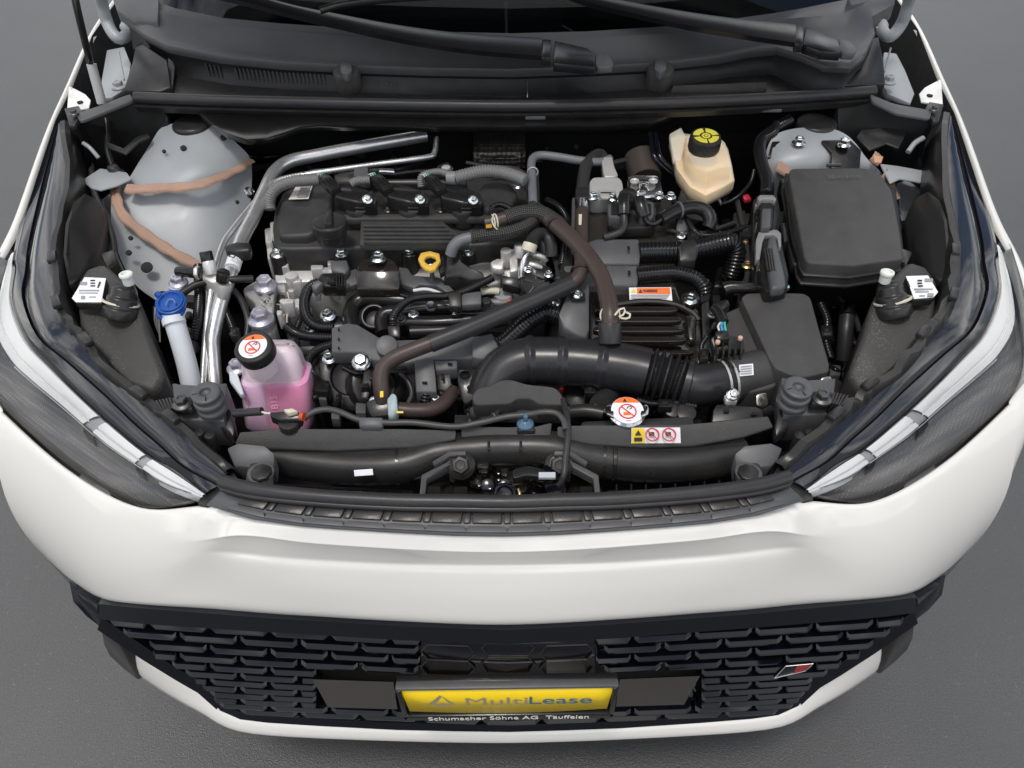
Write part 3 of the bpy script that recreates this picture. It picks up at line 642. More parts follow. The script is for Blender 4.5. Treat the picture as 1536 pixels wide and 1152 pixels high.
    # matte flange strip along the bay side of the lens and its crinkled rim
    def patch(i0, i1, k0, k1):
        a_ = [A[i].lerp(B[i], k0)+Vector((0, 0, .0026)) for i in range(i0, i1+1)]; b_ = [A[i].lerp(B[i], k1)+Vector((0, 0, .0026)) for i in range(i0, i1+1)]
        mb = MB(); mb.grid([F_(a_), F_(mid(a_, b_, .5, (0, 0, .0008))), F_(b_)]); mb.build('flange_patch', FLG, lamp, solid=.0015)
    
    inn = [p + Vector((.009, .006, -.004)) for p in A]
    zig = [p + Vector((random.uniform(-.003, .003), random.uniform(-.003, .003), .004+random.uniform(-.002, .004))) for p in A]
    mb = MB(); mb.grid([F_([p+Vector((-.004, -.003, -.004)) for p in A]), F_(zig), F_([p+Vector((.006, .005, 0)) for p in zig]), F_(inn), F_([p+Vector((.006, .004, -.05)) for p in inn])])
    mb.build('rim_flange', PLA, lamp, ang=25, solid=.002, label='crinkled black flange along the bay side of the headlamp')
    for i in (6, 12, 20, 27, 33):
        mb = MB(); c = F_([zig[i]+Vector((.003, .002, .003))])[0]; dr = (A[min(i+1, len(A)-1)]-A[i-1]); an = math.atan2(dr.y, dr.x)*(-1 if flip else 1)
        mb.box(c, (.028, .012, .008), Matrix.Rotation(an, 3, 'Z')); mb.build('flange_clip', PLA, lamp, .002)
# ------------------------------------------------------------------ cowl
ce = [(192,38,1.035),(215,55,1.03),(250,73,1.024),(330,89,1.018),(420,98,1.014),(520,103,1.012),(640,107,1.011),(767,109,1.011),(880,105,1.011),(991,99,1.012),(1080,89,1.014),(1130,79,1.017),(1165,76,1.019),(1200,87,1.02),(1235,101,1.02),(1275,103,1.022),(1298,85,1.028),(1312,55,1.035)]
cf = [P(*q) for q in ce]
ct = [(215,-10,1.075),(232,2,1.075),(262,12,1.074),(335,27,1.072),(420,35,1.07),(520,42,1.068),(640,47,1.067),(767,50,1.066),(880,47,1.066),(991,40,1.067),(1080,31,1.068),(1130,24,1.069),(1165,19,1.07),(1200,13,1.071),(1235,6,1.072),(1265,0,1.073),(1290,-8,1.075),(1305,-18,1.077)]
cb = [P(*q) for q in ct]
def rows_mid(a, b, ks): return [mid(a, b, k, o) for k, o in ks]
mb = MB(); mb.grid([[p+Vector((0, .004, -.010)) for p in cf], cf, mid(cf, cb, .04, (0, 0, .004)), mid(cf, cb, .10, (0, 0, .001)), mid(cf, cb, .3, (0, 0, -.003)), mid(cf, cb, .6, (0, 0, -.003)), mid(cf, cb, .78, (0, 0, .003)), mid(cf, cb, .82, (0, 0, -.001)), cb, [p+Vector((0, .03, -.02)) for p in cb]])
cowl = mb.build('cowl_panel', COV, label='smooth black plastic cowl panel below the windscreen', ang=50)
# upright face under the cowl edge, with vent slots
zs = .968
low_ = [Vector((p.x*.985, p.y-.012, zs+.004)) for p in cf]; low_[0] = P(205,140,.975); low_[-1] = P(1300,128,.975)
mb = MB(); mb.grid([[p+Vector((0, .003, -.004)) for p in cf], mid(cf, low_, .4, (0, .012, 0)), mid(cf, low_, .8, (0, .010, 0)), low_]); face = mb.build('cowl_face', mat('deep_black', (.010, .010, .010), .5), label='black upright cowl face with air intake slots')
VNT = mat('vent_bar', (.030, .030, .031), .4)
def face_pt(u, k, dy=0.):
    for i in range(len(ce)-1):
        if ce[i][0] <= u <= ce[i+1][0]:
            t = (u-ce[i][0])/(ce[i+1][0]-ce[i][0]); a_ = cf[i].lerp(cf[i+1], t); b_ = low_[i].lerp(low_[i+1], t)
            return a_.lerp(b_, k)+Vector((0, .012*min(1, k/.4)+dy, 0))
for i in range(46):
    u = 300+i*6.4
    if 322 < u < 342 or 482 < u < 552: continue
    k0, k1 = (.35, .92) if u < 480 else (.62, .92)
    a_, b_, c_, d_ = face_pt(u, k0, -.003), face_pt(u+2.6, k0, -.003), face_pt(u+2.6, k1, -.003), face_pt(u, k1, -.003)
    mb = MB(); mb.prism([a_, b_, c_, d_], [q+Vector((0, .004, 0)) for q in (a_, b_, c_, d_)]); mb.build('vent_bar', VNT, face)
# shelf under the seal, then the lower rail with its wavy edge
sl = [(203,146,.975),(300,150,.976),(420,153,.976),(600,157,.976),(767,159,.976),(900,157,.976),(1040,153,.977),(1180,146,.978),(1312,137,.979)]
sp = [P(*q) for q in sl]
cs = tb('cowl_seal', sp, .0105, RUB, label='thick black rubber bonnet seal along the cowl', n=14)
mb = MB(); mb.grid([[p+Vector((0, .10, .0)) for p in sp], [p+Vector((0, .006, -.008)) for p in sp], [p+Vector((0, -.014, -.012)) for p in sp], [p+Vector((0, -.008, -.024)) for p in sp]]); mb.build('seal_channel', PLA, cs, ang=40)
rl = [(300,172,.955),(318,186,.952),(340,200,.95),(370,209,.948),(400,207,.948),(425,199,.95),(450,190,.952),(480,187,.953),(620,189,.953),(767,190,.953),(900,188,.953),(975,184,.953),(1002,174,.954),(1020,166,.955)]
rp_ = [P(*q) for q in rl]; rt_ = [P(u, v, z) for u, v, z in [(285,163,.957),(305,167,.957),(330,169,.957),(370,171,.957),(400,172,.957),(425,172,.957),(450,173,.957),(480,173,.957),(620,175,.957),(767,176,.957),(900,174,.957),(975,170,.957),(1002,164,.957),(1020,160,.957)]]
mb = MB(); mb.grid([rt_, rp_, [p+Vector((0, .002, -.012)) for p in rp_]]); mb.build('cowl_rail', PLS, label='black cowl rail with a wavy lower edge', solid=.003, ang=35)
for u, v in ((800,171), (950,166), (1155,160)):
    pm('rail_clip', [(u-14,v-5),(u+20,v-5),(u+18,v+4),(u-12,v+4)], .962, .006, PLG, cs, .001)
# clip knobs on the cowl edge
for u, v in ((519,103), (991,100)):
    k = cyl('cowl_clip', (u,v+2,1.012), .026, .03, PLM, CAR, (0, -.25, 1), prof=[(.024, -.05), (.025, -.004), (.022, .002), (.012, .003)])
    pm('knob', rounded([(u-8,v-10),(u+8,v-10),(u+9,v+4),(u,v+9),(u-9,v+4)], .3), 1.024, .014, PLG, k, .004)
tb('spring_wire', [(791,122,.995),(791,132,.99),(791,147,.985)], .0015, STL, cowl, n=6)
pm('noise_pad', [(1010,128,.985),(1150,123,.988),(1150,136,.975),(1005,140,.972)], .98, .006, FLG, face, .001)
# corner trims
pm('corner_trim', [(167,-8,1.07),(238,-4,1.085),(236,33,1.055),(205,28,1.05),(200,33,1.045),(175,15,1.05)], 1.05, .03, PLG, CAR, .004, label='dark corner trim at the windscreen foot above the washer side')
pm('corner_trim', [(1272,-6,1.085),(1345,-10,1.07),(1342,6,1.05),(1303,28,1.05),(1280,14,1.06)], 1.05, .03, PLG, CAR, .004, label='dark corner trim at the windscreen foot above the fuse box side')
pm('corner_trim', [(1273,34,1.04),(1302,28,1.04),(1296,50,1.03),(1288,62,1.03),(1276,56,1.03)], 1.03, .03, PLG, CAR, .002)
# end walls of the cowl well
pm('cowl_end', [(185,135,.985),(198,95,1.0),(205,60,1.02),(250,90,1.01),(256,130,.985),(240,137,.98)], 1.0, .02, PLA, CAR, .002)
pm('cowl_divider', [(252,70,1.012),(262,100,.99),(258,137,.976),(250,137,.976),(252,100,.99)], 1.0, .004, PLG, CAR, .001)
pm('cowl_end', [(1299,60,1.025),(1318,55,1.025),(1326,95,1.0),(1328,125,.985),(1262,128,.985),(1290,105,1.0)], 1.0, .02, PLA, CAR, .002)
# ------------------------------------------------------------------ windscreen, dashboard, bonnet
gb = [p+Vector((0, .004, -.006)) for p in cb]; gt = [Vector((p.x*.86, p.y+.62+(.05-.05*abs(p.x)), p.z+.46)) for p in gb]
mb = MB(); mb.grid([gb, mid(gb, gt, .35, (0, 0, .012)), mid(gb, gt, .7, (0, 0, .012)), gt]); mb.build('windscreen', GLASS, label='dark windscreen above the cowl panel')
fb = [p+Vector((0, .010, -.008)) for p in cb]; ft = mid(gb, gt, .07, (0, .012, -.004))
mb = MB(); mb.grid([fb, ft]); mb.build('screen_border', GLB, label='black printed border along the foot of the windscreen')
mb = MB(); mb.grid([[(-.70, 1.22, 1.00), (.70, 1.22, 1.00)], [(-.70, 1.34, 1.075), (.70, 1.34, 1.075)], [(-.68, 1.62, 1.10), (.68, 1.62, 1.10)], [(-.68, 1.70, .85), (.68, 1.70, .85)]]); mb.build('dashboard', PLM)
hb = [Vector((x, 1.14-.05*(abs(x)/.72)**2*0+.0, 1.20)) for x in (-.72, -.4, 0, .4, .72)]
ang = math.radians(58); up_ = Vector((0, -math.cos(ang), math.sin(ang))); nb = Vector((0, math.sin(ang), math.cos(ang)))
def hood_row(d, w_, lift): return [Vector((x*w_, 1.13, 1.20)) + up_*(d - (.10*(abs(x)/.72)**2 if d > .5 else 0)) + nb*(lift-.03*(abs(x)/.72)**2) for x in (-.72, -.5, -.25, 0, .25, .5, .72)]
mb = MB(); mb.grid([hood_row(0, 1, 0), hood_row(.25, .98, .015), hood_row(.5, .95, .02), hood_row(.75, .88, .015), hood_row(.92, .80, 0)])
hood = mb.build('bonnet', WHT, solid=.006, label='raised white bonnet above the engine bay', sub=1)
for x0, x1 in ((-.68, -.004), (.004, .68)):
    mb = MB(); q = [Vector((x, 1.13, 1.20))+up_*d-nb*.03 for x, d in ((x0, .08), (x1, .08), (x1*.9, .78), (x0*.9, .78))]; mb.prism(q, [p-nb*.012 for p in q]); mb.build('inner_panel', mat('matte_black_pad', (.02, .02, .02), .8, nscale=300, bump=.4), hood, .006)  # matte black pads over most of the bonnet underside
# ------------------------------------------------------------------ hinges, stay
for flip, pts in ((False, [(140,-60,1.20),(150,-10,1.10),(158,25,1.05),(168,48,1.025),(180,58,1.015),(192,50,1.015),(190,38,1.02)]), (True, [(1376,-60,1.20),(1366,-10,1.10),(1357,25,1.05),(1346,45,1.025),(1334,55,1.015),(1324,47,1.015),(1322,36,1.02)])):
    h_ = tb('bonnet_hinge', pts, .0115, PRM, label='grey painted gooseneck bonnet hinge above the ' + ('fuse box' if flip else 'washer side strut tower'))
    e = pts[-1]; cyl('pivot', (e[0], e[1], e[2]+.004), .015, .016, PRM, h_, (0, -.5, 1))
    q = [(160,75),(186,70),(196,95),(192,130),(168,146),(150,148),(152,120)] if not flip else [(1326,78),(1345,80),(1358,105),(1372,140),(1366,155),(1330,140),(1322,118)]
    m_ = pm('hinge_mount', q, .955, .01, PRM, CAR, .002)
    bolt(*((177,127,.98) if not flip else (1334,119,.98)), .009, PRM, m_); tb('stay_wire', [(178,78,1.0),(186,120,.98)] if not flip else [(1336,72,1.0),(1327,108,.985)], .0018, PRM, m_, n=6)
    mb = MB()
st = tb('bonnet_stay', [(98,-90,1.30),(113,0,1.165),(135,93,1.035)], .0062, PLS, label='black bonnet stay rod rising from the inner wing')
tb('stay_sleeve', [(137,96,1.032),(153,155,.965)], .0085, mat('stay_grey', (.42, .42, .42), .4), st)
tb('stay_lower', [(150,150,.968),(157,170,.95),(162,195,.93),(162,225,.91),(169,250,.892)], .0058, PLS, st)
cyl('grommet', (172,258,.892), .016, .012, RUB, st, prof=[(.017, -.01), (.017, -.003), (.012, .002), (.009, .012), (.004, .013)])
# ------------------------------------------------------------------ strut towers
ZM = lambda z: z if z >= .875 else .875-(.875-z)*.55      # the tower's skirt slopes gently towards the front
def tower(rows_px, name, label, zm=lambda z: z):
    rows = [[P(q[0], q[1], zm(q[2])) for q in r] for r in rows_px]; mb = MB(); mb.grid(rows); return mb.build(name, PRM, sub=2, label=label)
lt = tower([[(240,190,.925),(262,184,.93),(290,183,.93),(318,186,.93),(336,196,.925)],
 [(232,205,.915),(258,200,.925),(290,199,.928),(325,203,.922),(352,213,.91)],
 [(218,228,.898),(252,228,.908),(290,228,.912),(335,226,.905),(370,228,.89)],
 [(204,250,.888),(245,258,.892),(290,258,.895),(338,250,.888),(377,240,.87)],
 [(190,275,.875),(240,282,.876),(288,280,.875),(335,268,.870),(378,252,.85)],
 [(170,285,.86),(232,300,.845),(285,298,.840),(335,288,.835),(378,275,.81)],
 [(165,310,.84),(215,330,.80),(280,335,.79),(335,325,.78),(376,305,.77)],
 [(168,345,.81),(215,362,.76),(278,380,.74),(335,370,.73),(370,345,.72)],
 [(178,385,.78),(220,405,.72),(275,430,.69),(320,420,.68),(350,400,.66)],
 [(200,430,.72),(235,450,.67),(275,480,.64),(310,480,.62),(335,470,.60)]], 'strut_tower', 'grey painted strut tower with two sealer beads behind the washer filler', ZM)
cyl('strut_cap', (288,183,.932), .04, .02, PLA, lt, prof=[(.038, -.02), (.038, -.004), (.035, 0), (.03, .001)])
def bead(pts, w_, parent):
    pp = smooth_path([P(q[0], q[1], ZM(q[2]) if parent is lt else q[2]) for q in pts], .0024); mb = MB(); rows = []
    for i, p in enumerate(pp):
        t = (pp[min(i+1, len(pp)-1)]-pp[max(i-1, 0)]).normalized(); s = t.cross(Vector((0, -.5, .86))).normalized(); n_ = s.cross(t)
        if n_.z < 0: n_ = -n_
        k_ = 1 if i % 2 else .75; r = w_*(1+.10*math.sin(i*.35)+random.uniform(-.05, .05)); rows.append([p-s*r*1.1, p-s*r*.9+n_*.0035*k_, p-s*r*.3+n_*.005*k_, p+s*r*.05+n_*.003, p+s*r*.4+n_*.005*k_, p+s*r*.9+n_*.0035*k_, p+s*r*1.1])
    mb.grid(rows); return mb.build('sealer_bead', SEA, parent, ang=80)
bead([(190,283,.882),(205,284,.884),(245,282,.884),(290,279,.886),(325,268,.884),(355,255,.872),(376,240,.873)], .0085, lt)
bead([(172,278,.874),(176,305,.864),(186,325,.846),(212,347,.808),(245,370,.776),(272,386,.757),(305,402,.728)], .0085, lt)
for u, v, z, r in ((275,222,.913,.0055),(246,227,.911,.0035),(356,303,.812,.0035),(196,357,.803,.004),(193,379,.79,.005),(220,401,.752,.010),(335,206,.925,.006)):
    mb = MB(); mb.lathe(P(u, v, ZM(z)+.002), (0, -.45, .9), [(r, -.002), (r, .0012)], 16); mb.build('hole', DRK, lt)
pm('tower_flange', [(122,270,.90),(150,252,.90),(190,258,.895),(197,268,.893),(175,278,.892),(150,285,.892),(137,282,.893)], .895, .004, PRM, lt, .002)
pm('wing_plate', [(150,300,.84),(165,290,.845),(178,345,.80),(160,350,.80),(140,335,.82)], .82, .003, PRM, lt, .001)
tb('wing_strut', [(125,215,.925),(135,222,.92),(148,237,.905)], .004, PRM, lt, n=8)
bolt(376,288,.862, .007, ZNC, lt, (1, -.3, .5))
rt2 = tower([[(1160,200,.925),(1190,192,.93),(1225,190,.93),(1255,193,.93),(1275,205,.925)],
 [(1150,222,.905),(1180,212,.92),(1225,210,.925),(1262,213,.92),(1290,222,.91)],
 [(1146,245,.89),(1175,240,.905),(1222,237,.912),(1268,236,.905),(1300,240,.90)],
 [(1140,270,.86),(1170,272,.87),(1222,270,.87),(1280,262,.87),(1325,258,.885)],
 [(1150,330,.78),(1180,330,.77),(1222,330,.77),(1300,320,.78),(1345,300,.84)],
 [(1160,390,.70),(1200,390,.68),(1250,400,.68),(1320,390,.70),(1365,350,.77)]], 'strut_tower', 'grey painted strut tower half hidden behind the fuse box')
cyl('strut_cap', (1226,182,.932), .04, .02, PLA, rt2, prof=[(.038, -.02), (.038, -.004), (.035, 0), (.03, .001)])
for q in ([(1165,248,.896),(1180,258,.885),(1188,272,.87)], [(1308,233,.905),(1320,243,.895)], [(1325,258,.89),(1335,275,.87),(1342,300,.845)]):
    bead(q, .010, rt2)
pm('tower_flange', [(1320,245,.897),(1345,248,.895),(1400,258,.89),(1392,275,.885),(1350,268,.89),(1335,275,.885)], .89, .004, PRM, rt2, .002)
tb('wing_strut', [(1362,228,.915),(1372,215,.925),(1385,207,.93)], .005, PRM, rt2, n=8)
pm('wing_plate', [(1345,275,.86),(1360,270,.86),(1385,285,.85),(1370,330,.80),(1352,330,.80)], .85, .003, PRM, rt2, .001)
b1 = pm('tower_bracket', [(1158,212,.915),(1200,208,.922),(1208,212,.922),(1205,220,.918),(1165,228,.905),(1160,240,.895),(1152,235,.90)], .92, .006, PLS, rt2, .0015); bolt(1199,211,.926, .0085, ZNC, rt2)
b1 = pm('tower_bracket', [(1232,210,.928),(1275,209,.928),(1292,225,.918),(1290,252,.90),(1247,252,.90),(1247,228,.916)], .92, .006, PLS, rt2, .0015); bolt(1267,213,.932, .0085, ZNC, rt2)
# black boxes in the rear corners of the bay
def corner_box(pts_top, pts_front, label):
    mb = MB(); t = [P(*q) for q in pts_top]; b = [Vector((p.x, p.y, .70)) for p in t]; mb.prism(t, b); return mb.build('corner_cover', MATS['deep_black'], CAR, .006, label=label)
cb1 = corner_box([(112,180,.96),(118,166,.966),(180,152,.970),(248,150,.965),(252,178,.94),(215,236,.87),(165,230,.87),(122,200,.92)], None, 'black moulded cover in the rear corner above the stay grommet')
pm('cover_lip', rounded([(114,170,.972),(150,158,.976),(195,140,.98),(200,150,.975),(155,168,.972),(120,182,.966)], .2), .97, .006, PLG, cb1, .003)
pm('cover_rib', [(160,212,.925),(185,222,.92),(205,205,.925),(222,200,.927),(224,205,.926),(208,212,.924),(188,231,.917),(160,220,.92)], .92, .004, PLA, cb1, .001)
cb2 = corner_box([(1256,150,.965),(1300,145,.97),(1345,155,.970),(1395,162,.966),(1400,180,.96),(1392,203,.92),(1340,233,.87),(1292,230,.87),(1258,195,.92)], None, 'black moulded cover in the rear corner beside the fuse box')
pm('cover_lip', rounded([(1305,140,.98),(1340,155,.975),(1398,165,.972),(1395,178,.967),(1345,170,.972),(1308,152,.975)], .2), .97, .006, PLG, cb2, .003)
pm('cover_rib', [(1285,205,.926),(1292,195,.93),(1350,188,.935),(1362,195,.93),(1348,222,.918),(1330,215,.92),(1305,225,.915)], .92, .004, PLA, cb2, .001)
for u, v, s in ((112,166,1), (1400,160,-1)):
    t_ = pm('lamp_mount', [(u-16*s,v-4,.972),(u+6*s,v-8,.972),(u+12*s,v+2,.97),(u,v+22,.962),(u-8*s,v+22,.962)], .97, .01, PLA, CAR, .002)
    bolt(u-2*s, v+2, .976, .0055, mat('dark_bolt', (.12, .12, .12), .4, metal=.8), t_)
# ------------------------------------------------------------------ wipers
def wiper(stations, joint, head, cap, label):
    mb = MB(); rows = []
    ua, ub = dense([P(u, v0, z+.004) for u, v0, v1, z in stations], 6), dense([P(u, v1, z) for u, v0, v1, z in stations], 6)
    for a_, b_ in zip(ua, ub):
        up2 = Vector((0, 0, .004)); dn2 = Vector((0, .003, -.009))
        rows.append([a_+dn2, a_, a_.lerp(b_, .12)+up2*.7, a_.lerp(b_, .4)+up2, a_.lerp(b_, .75)+up2*.6, b_, b_+dn2])
    mb.grid(rows, True); arm = mb.build('wiper_arm', WIP, CAR, ang=70, label=label)
    pm('wiper_joint', joint[0], joint[1], .016, PLS, arm, .002); pm('wiper_head', head[0], head[1], .016, WIP, arm, .003); pm('wiper_cap', rounded(cap[0], .3), cap[1], .012, PLG, arm, .002); return arm
w1 = wiper([(300,-28,-14,1.16),(380,-8,6,1.135),(440,8,22,1.115),(500,20,36,1.10),(600,38,58,1.085),(700,50,74,1.076),(813,57,84,1.068)], ([(813,58),(827,59),(826,86),(812,85)], 1.07), ([(832,60),(880,71),(894,79),(892,100),(830,94)], 1.066), ([(894,79),(912,81),(920,92),(919,99),(893,100)], 1.062), 'long black wiper arm lying across the middle of the cowl')
w2_ = wiper([(850,-22,-8,1.125),(890,-8,6,1.115),(950,4,20,1.105),(1020,16,36,1.098),(1100,27,50,1.09),(1193,36,64,1.08)], ([(1193,37),(1206,38),(1205,66),(1192,64)], 1.082), ([(1209,38),(1258,57),(1262,78),(1230,76),(1204,67)], 1.078), ([(1258,57),(1278,62),(1286,73),(1282,80),(1260,79)], 1.074), 'black wiper arm ending beside the cowl corner at the fuse box side')
tb('wiper_blade', [(480,16,1.128),(520,6,1.135),(620,-4,1.145),(800,-10,1.15),(1000,-14,1.15)], .006, PLS, w1)
# ------------------------------------------------------------------ front crossmember zone
duct = tb('air_duct', [(380,680,.79),(430,690,.79),(520,700,.79),(600,698,.795),(660,680,.80),(720,674,.805),(770,672,.805),(830,674,.805),(900,690,.795),(980,697,.79),(1060,692,.79),(1115,682,.79)], .0245, PLA, label='black round crossmember duct behind the front seal', n=20)
for u, v in ((598,698), (612,696), (905,690), (920,692)):
    i = (u-598)/1.0
    a_ = P(u, v-24, .803); b_ = P(u, v+24, .775); mb = MB(); c = P(u, v, .793)
    mb.lathe(c-Vector((.003, 0, 0)), (1, .05 if u < 700 else -.05, 0), [(.025, 0), (.027, .001), (.027, .005), (.025, .006)], 24); mb.build('duct_rib', PLS, duct)
decal('sticker', [(531,706),(559,704),(560,713),(532,715)], .818, STW, duct)
for u in (733, 781):
    pm('duct_notch', [(u-2,661),(u+2,661),(u+2,674),(u-2,674)], .83, .004, PLA, duct, .0005)
# flat air guide panels on the radiator support
def guide(pts, z, label): return pm('air_guide', pts, z, .004, PLM, CAR, .0015, label=label)
g1 = guide([(360,648,.842),(430,643,.842),(600,643,.84),(640,644,.838),(684,645,.836),(683,658,.832),(655,664,.826),(620,670,.822),(500,675,.82),(400,672,.822),(352,665,.83)], .83, 'flat black air guide panel in front of the coolant bottle')
g2 = guide([(692,640,.838),(712,640,.836),(770,640,.838),(802,640,.838),(822,635,.84),(828,634,.84),(826,652,.83),(806,658,.828),(790,656,.828),(768,654,.828),(745,657,.826),(712,658,.826),(692,655,.828)], .83, 'short black air guide panel behind the bonnet latch')
g3 = guide([(836,640,.838),(860,638,.838),(1020,637,.84),(1080,632,.842),(1152,624,.845),(1160,640,.838),(1115,655,.828),(1040,668,.82),(960,670,.82),(890,666,.822),(850,660,.826),(836,653,.83)], .83, 'long black air guide panel carrying the yellow and white warning sticker')
for q in ((370,662,.836),(1150,640,.842)): pass
# warning sticker
decal('sticker', [(947,641.5,.8395),(1020,641,.8395),(1021,664.5,.8235),(947,665,.8225)], .83, STW, g3)
decal('sticker', [(948,642,.8400),(966,642,.8400),(967,664,.8240),(948,664.5,.8232)], .83, STY, g3, .0013)
decal('print', [(952,653,.833),(957,645,.838),(962,653,.833)], .83, INK, g3, .002)
decal('print', [(951,656,.8305),(963,656,.8305),(963,661.5,.8268),(951,661.5,.8268)], .83, INK, g3, .002)
def ring(c, r, nrm, m, parent, w_=.0012):
    nrm = Vector(nrm).normalized(); a_ = nrm.orthogonal().normalized(); b_ = nrm.cross(a_); mb = MB()
    pp = [c+(a_*math.cos(t*math.pi/12)+b_*math.sin(t*math.pi/12))*r for t in range(25)]; mb.tube(pp, w_, 5); return mb.build('print_ring', m, parent)
def ban(u, v, z, r, nrm, parent, sx=1.):
    c = P(u, v, z)+Vector(nrm).normalized()*.0035; ring(c, r, nrm, RED, parent, .0009)
    n_ = Vector(nrm).normalized(); x_ = Vector((1, 0, 0)); y_ = n_.cross(x_).normalized()
    mb = MB(); mb.tube([c+(-x_+y_)*r*.68, c+(x_-y_)*r*.68], .0008, 4); mb.build('print_bar', RED, parent)
    return c, x_, y_
for u in (978, 1003):
    c, x_, y_ = ban(u, 653, .8330, .0085, (0, -.45, .9), g3)
    mb = MB(); mb.box(c+y_*.001-x_*.001, (.007, .005, .0006), Matrix((x_, y_, Vector((0, -.45, .9)))).transposed()); mb.build('print', INK, g3)
# latch
LT = MB(); q = [(640,700),(665,685),(700,688),(760,684),(820,688),(850,690),(885,705),(905,735),(903,760),(625,760),(628,735)]
latch = pm('bonnet_latch', q, .76, .03, BPM, CAR, .003, label='black bonnet latch assembly behind the front seal')
for sgn, c0 in ((1, 0), (-1, 1530)):
    X = lambda u: u if sgn > 0 else c0-u
    q = [(628,760,.80),(632,712,.81),(675,690,.815),(697,680,.82),(699,686,.82),(677,697,.812),(640,717,.806),(636,760,.797)]
    q = [(X(a_), b_, z) for a_, b_, z in q]; t = pm('latch_rail', q, .81, .014, PLG, latch, .0015)
    q = [(X(a_), b_, z) for a_, b_, z in [(648,693,.825),(674,677,.83),(698,676,.83),(699,682,.828),(676,683,.826),(652,698,.82)]]; pm('latch_plate', q, .83, .006, PLG, latch, .001)
    bolt(X(691), 698, .815, .0125, PLA, latch, (0, -.6, .8)); cyl('boss', (X(678), 706, .80), .004, .02, PLG, latch)
    for uu in (650, 690):
        q = [(X(uu-9), 729), (X(uu+11), 729), (X(uu+14), 765), (X(uu-12), 765)]; pm('latch_box', q, .80, .02, PLS, latch, .002)
random.seed(11)
for i in range(26):
    u = random.uniform(712, 845); v = random.uniform(688, 752); w_ = random.uniform(5, 16); h_ = random.uniform(3, 12)
    pm('latch_lever', rounded([(u-w_, v-h_*.6), (u+w_, v-h_), (u+w_*.8, v+h_), (u-w_*.9, v+h_*.7)], .25, 2), .78+random.uniform(0, .035), random.uniform(.004, .015), random.choice([BPM, BPM, PLS, GLB]), latch, .001)
pm('latch_hood', rounded([(768,704),(792,698),(818,704),(820,716),(790,712),(770,718)], .25, 2), .825, .01, PLA, latch, .003)
tb('release_cable', [(845,600,.83),(850,622,.845),(852,650,.842),(848,690,.83),(846,712,.822),(838,728,.81),(820,730,.80)], .0042, RUB, latch)
decal('sleeve', [(808,712),(833,712),(833,720),(808,720)], .826, mat('pale_sleeve', (.5, .52, .56), .4), latch, .001, .004)
tb('spring', [(776,733,.805),(780,742,.80),(778,752,.798)], .003, mat('brass', (.55, .42, .22), .35, metal=1), latch)
for k in range(4): cyl('spot', (random.uniform(715, 760), random.uniform(690, 740), .822), .002, .002, STL, latch, n=8)
for u in (735, 756): cyl('latch_pin', (u+random.uniform(-4, 4), 728, .815), .009, .015, GLB, latch, (0, -.5, .8))
cyl('latch_ring', (757,740,.815), .013, .01, GLB, latch, (0, -.5, .8), prof=[(.013, -.01), (.014, 0), (.010, .003), (.009, 0), (.001, 0)])
# lower front shelf behind the seal (dark ribs)
pm('front_shelf', [(400,724),(620,735),(620,765),(470,762),(395,745)], .755, .02, PLA, CAR, .002)
pm('front_shelf', [(910,735),(1140,722),(1150,745),(1060,762),(910,765)], .755, .02, PLA, CAR, .002)
for i in range(9):
    for s in (0, 1):
        u = (430+i*22) if s == 0 else (925+i*22); v = 730+(6 if s == 0 else 4)+ (i*1.2 if s == 0 else -i*1.0)
        pm('shelf_rib', [(u-1.5, v-8), (u+1.5, v-8), (u+1.5, v+22), (u-1.5, v+22)], .775, .02, PLA, CAR, .0008)
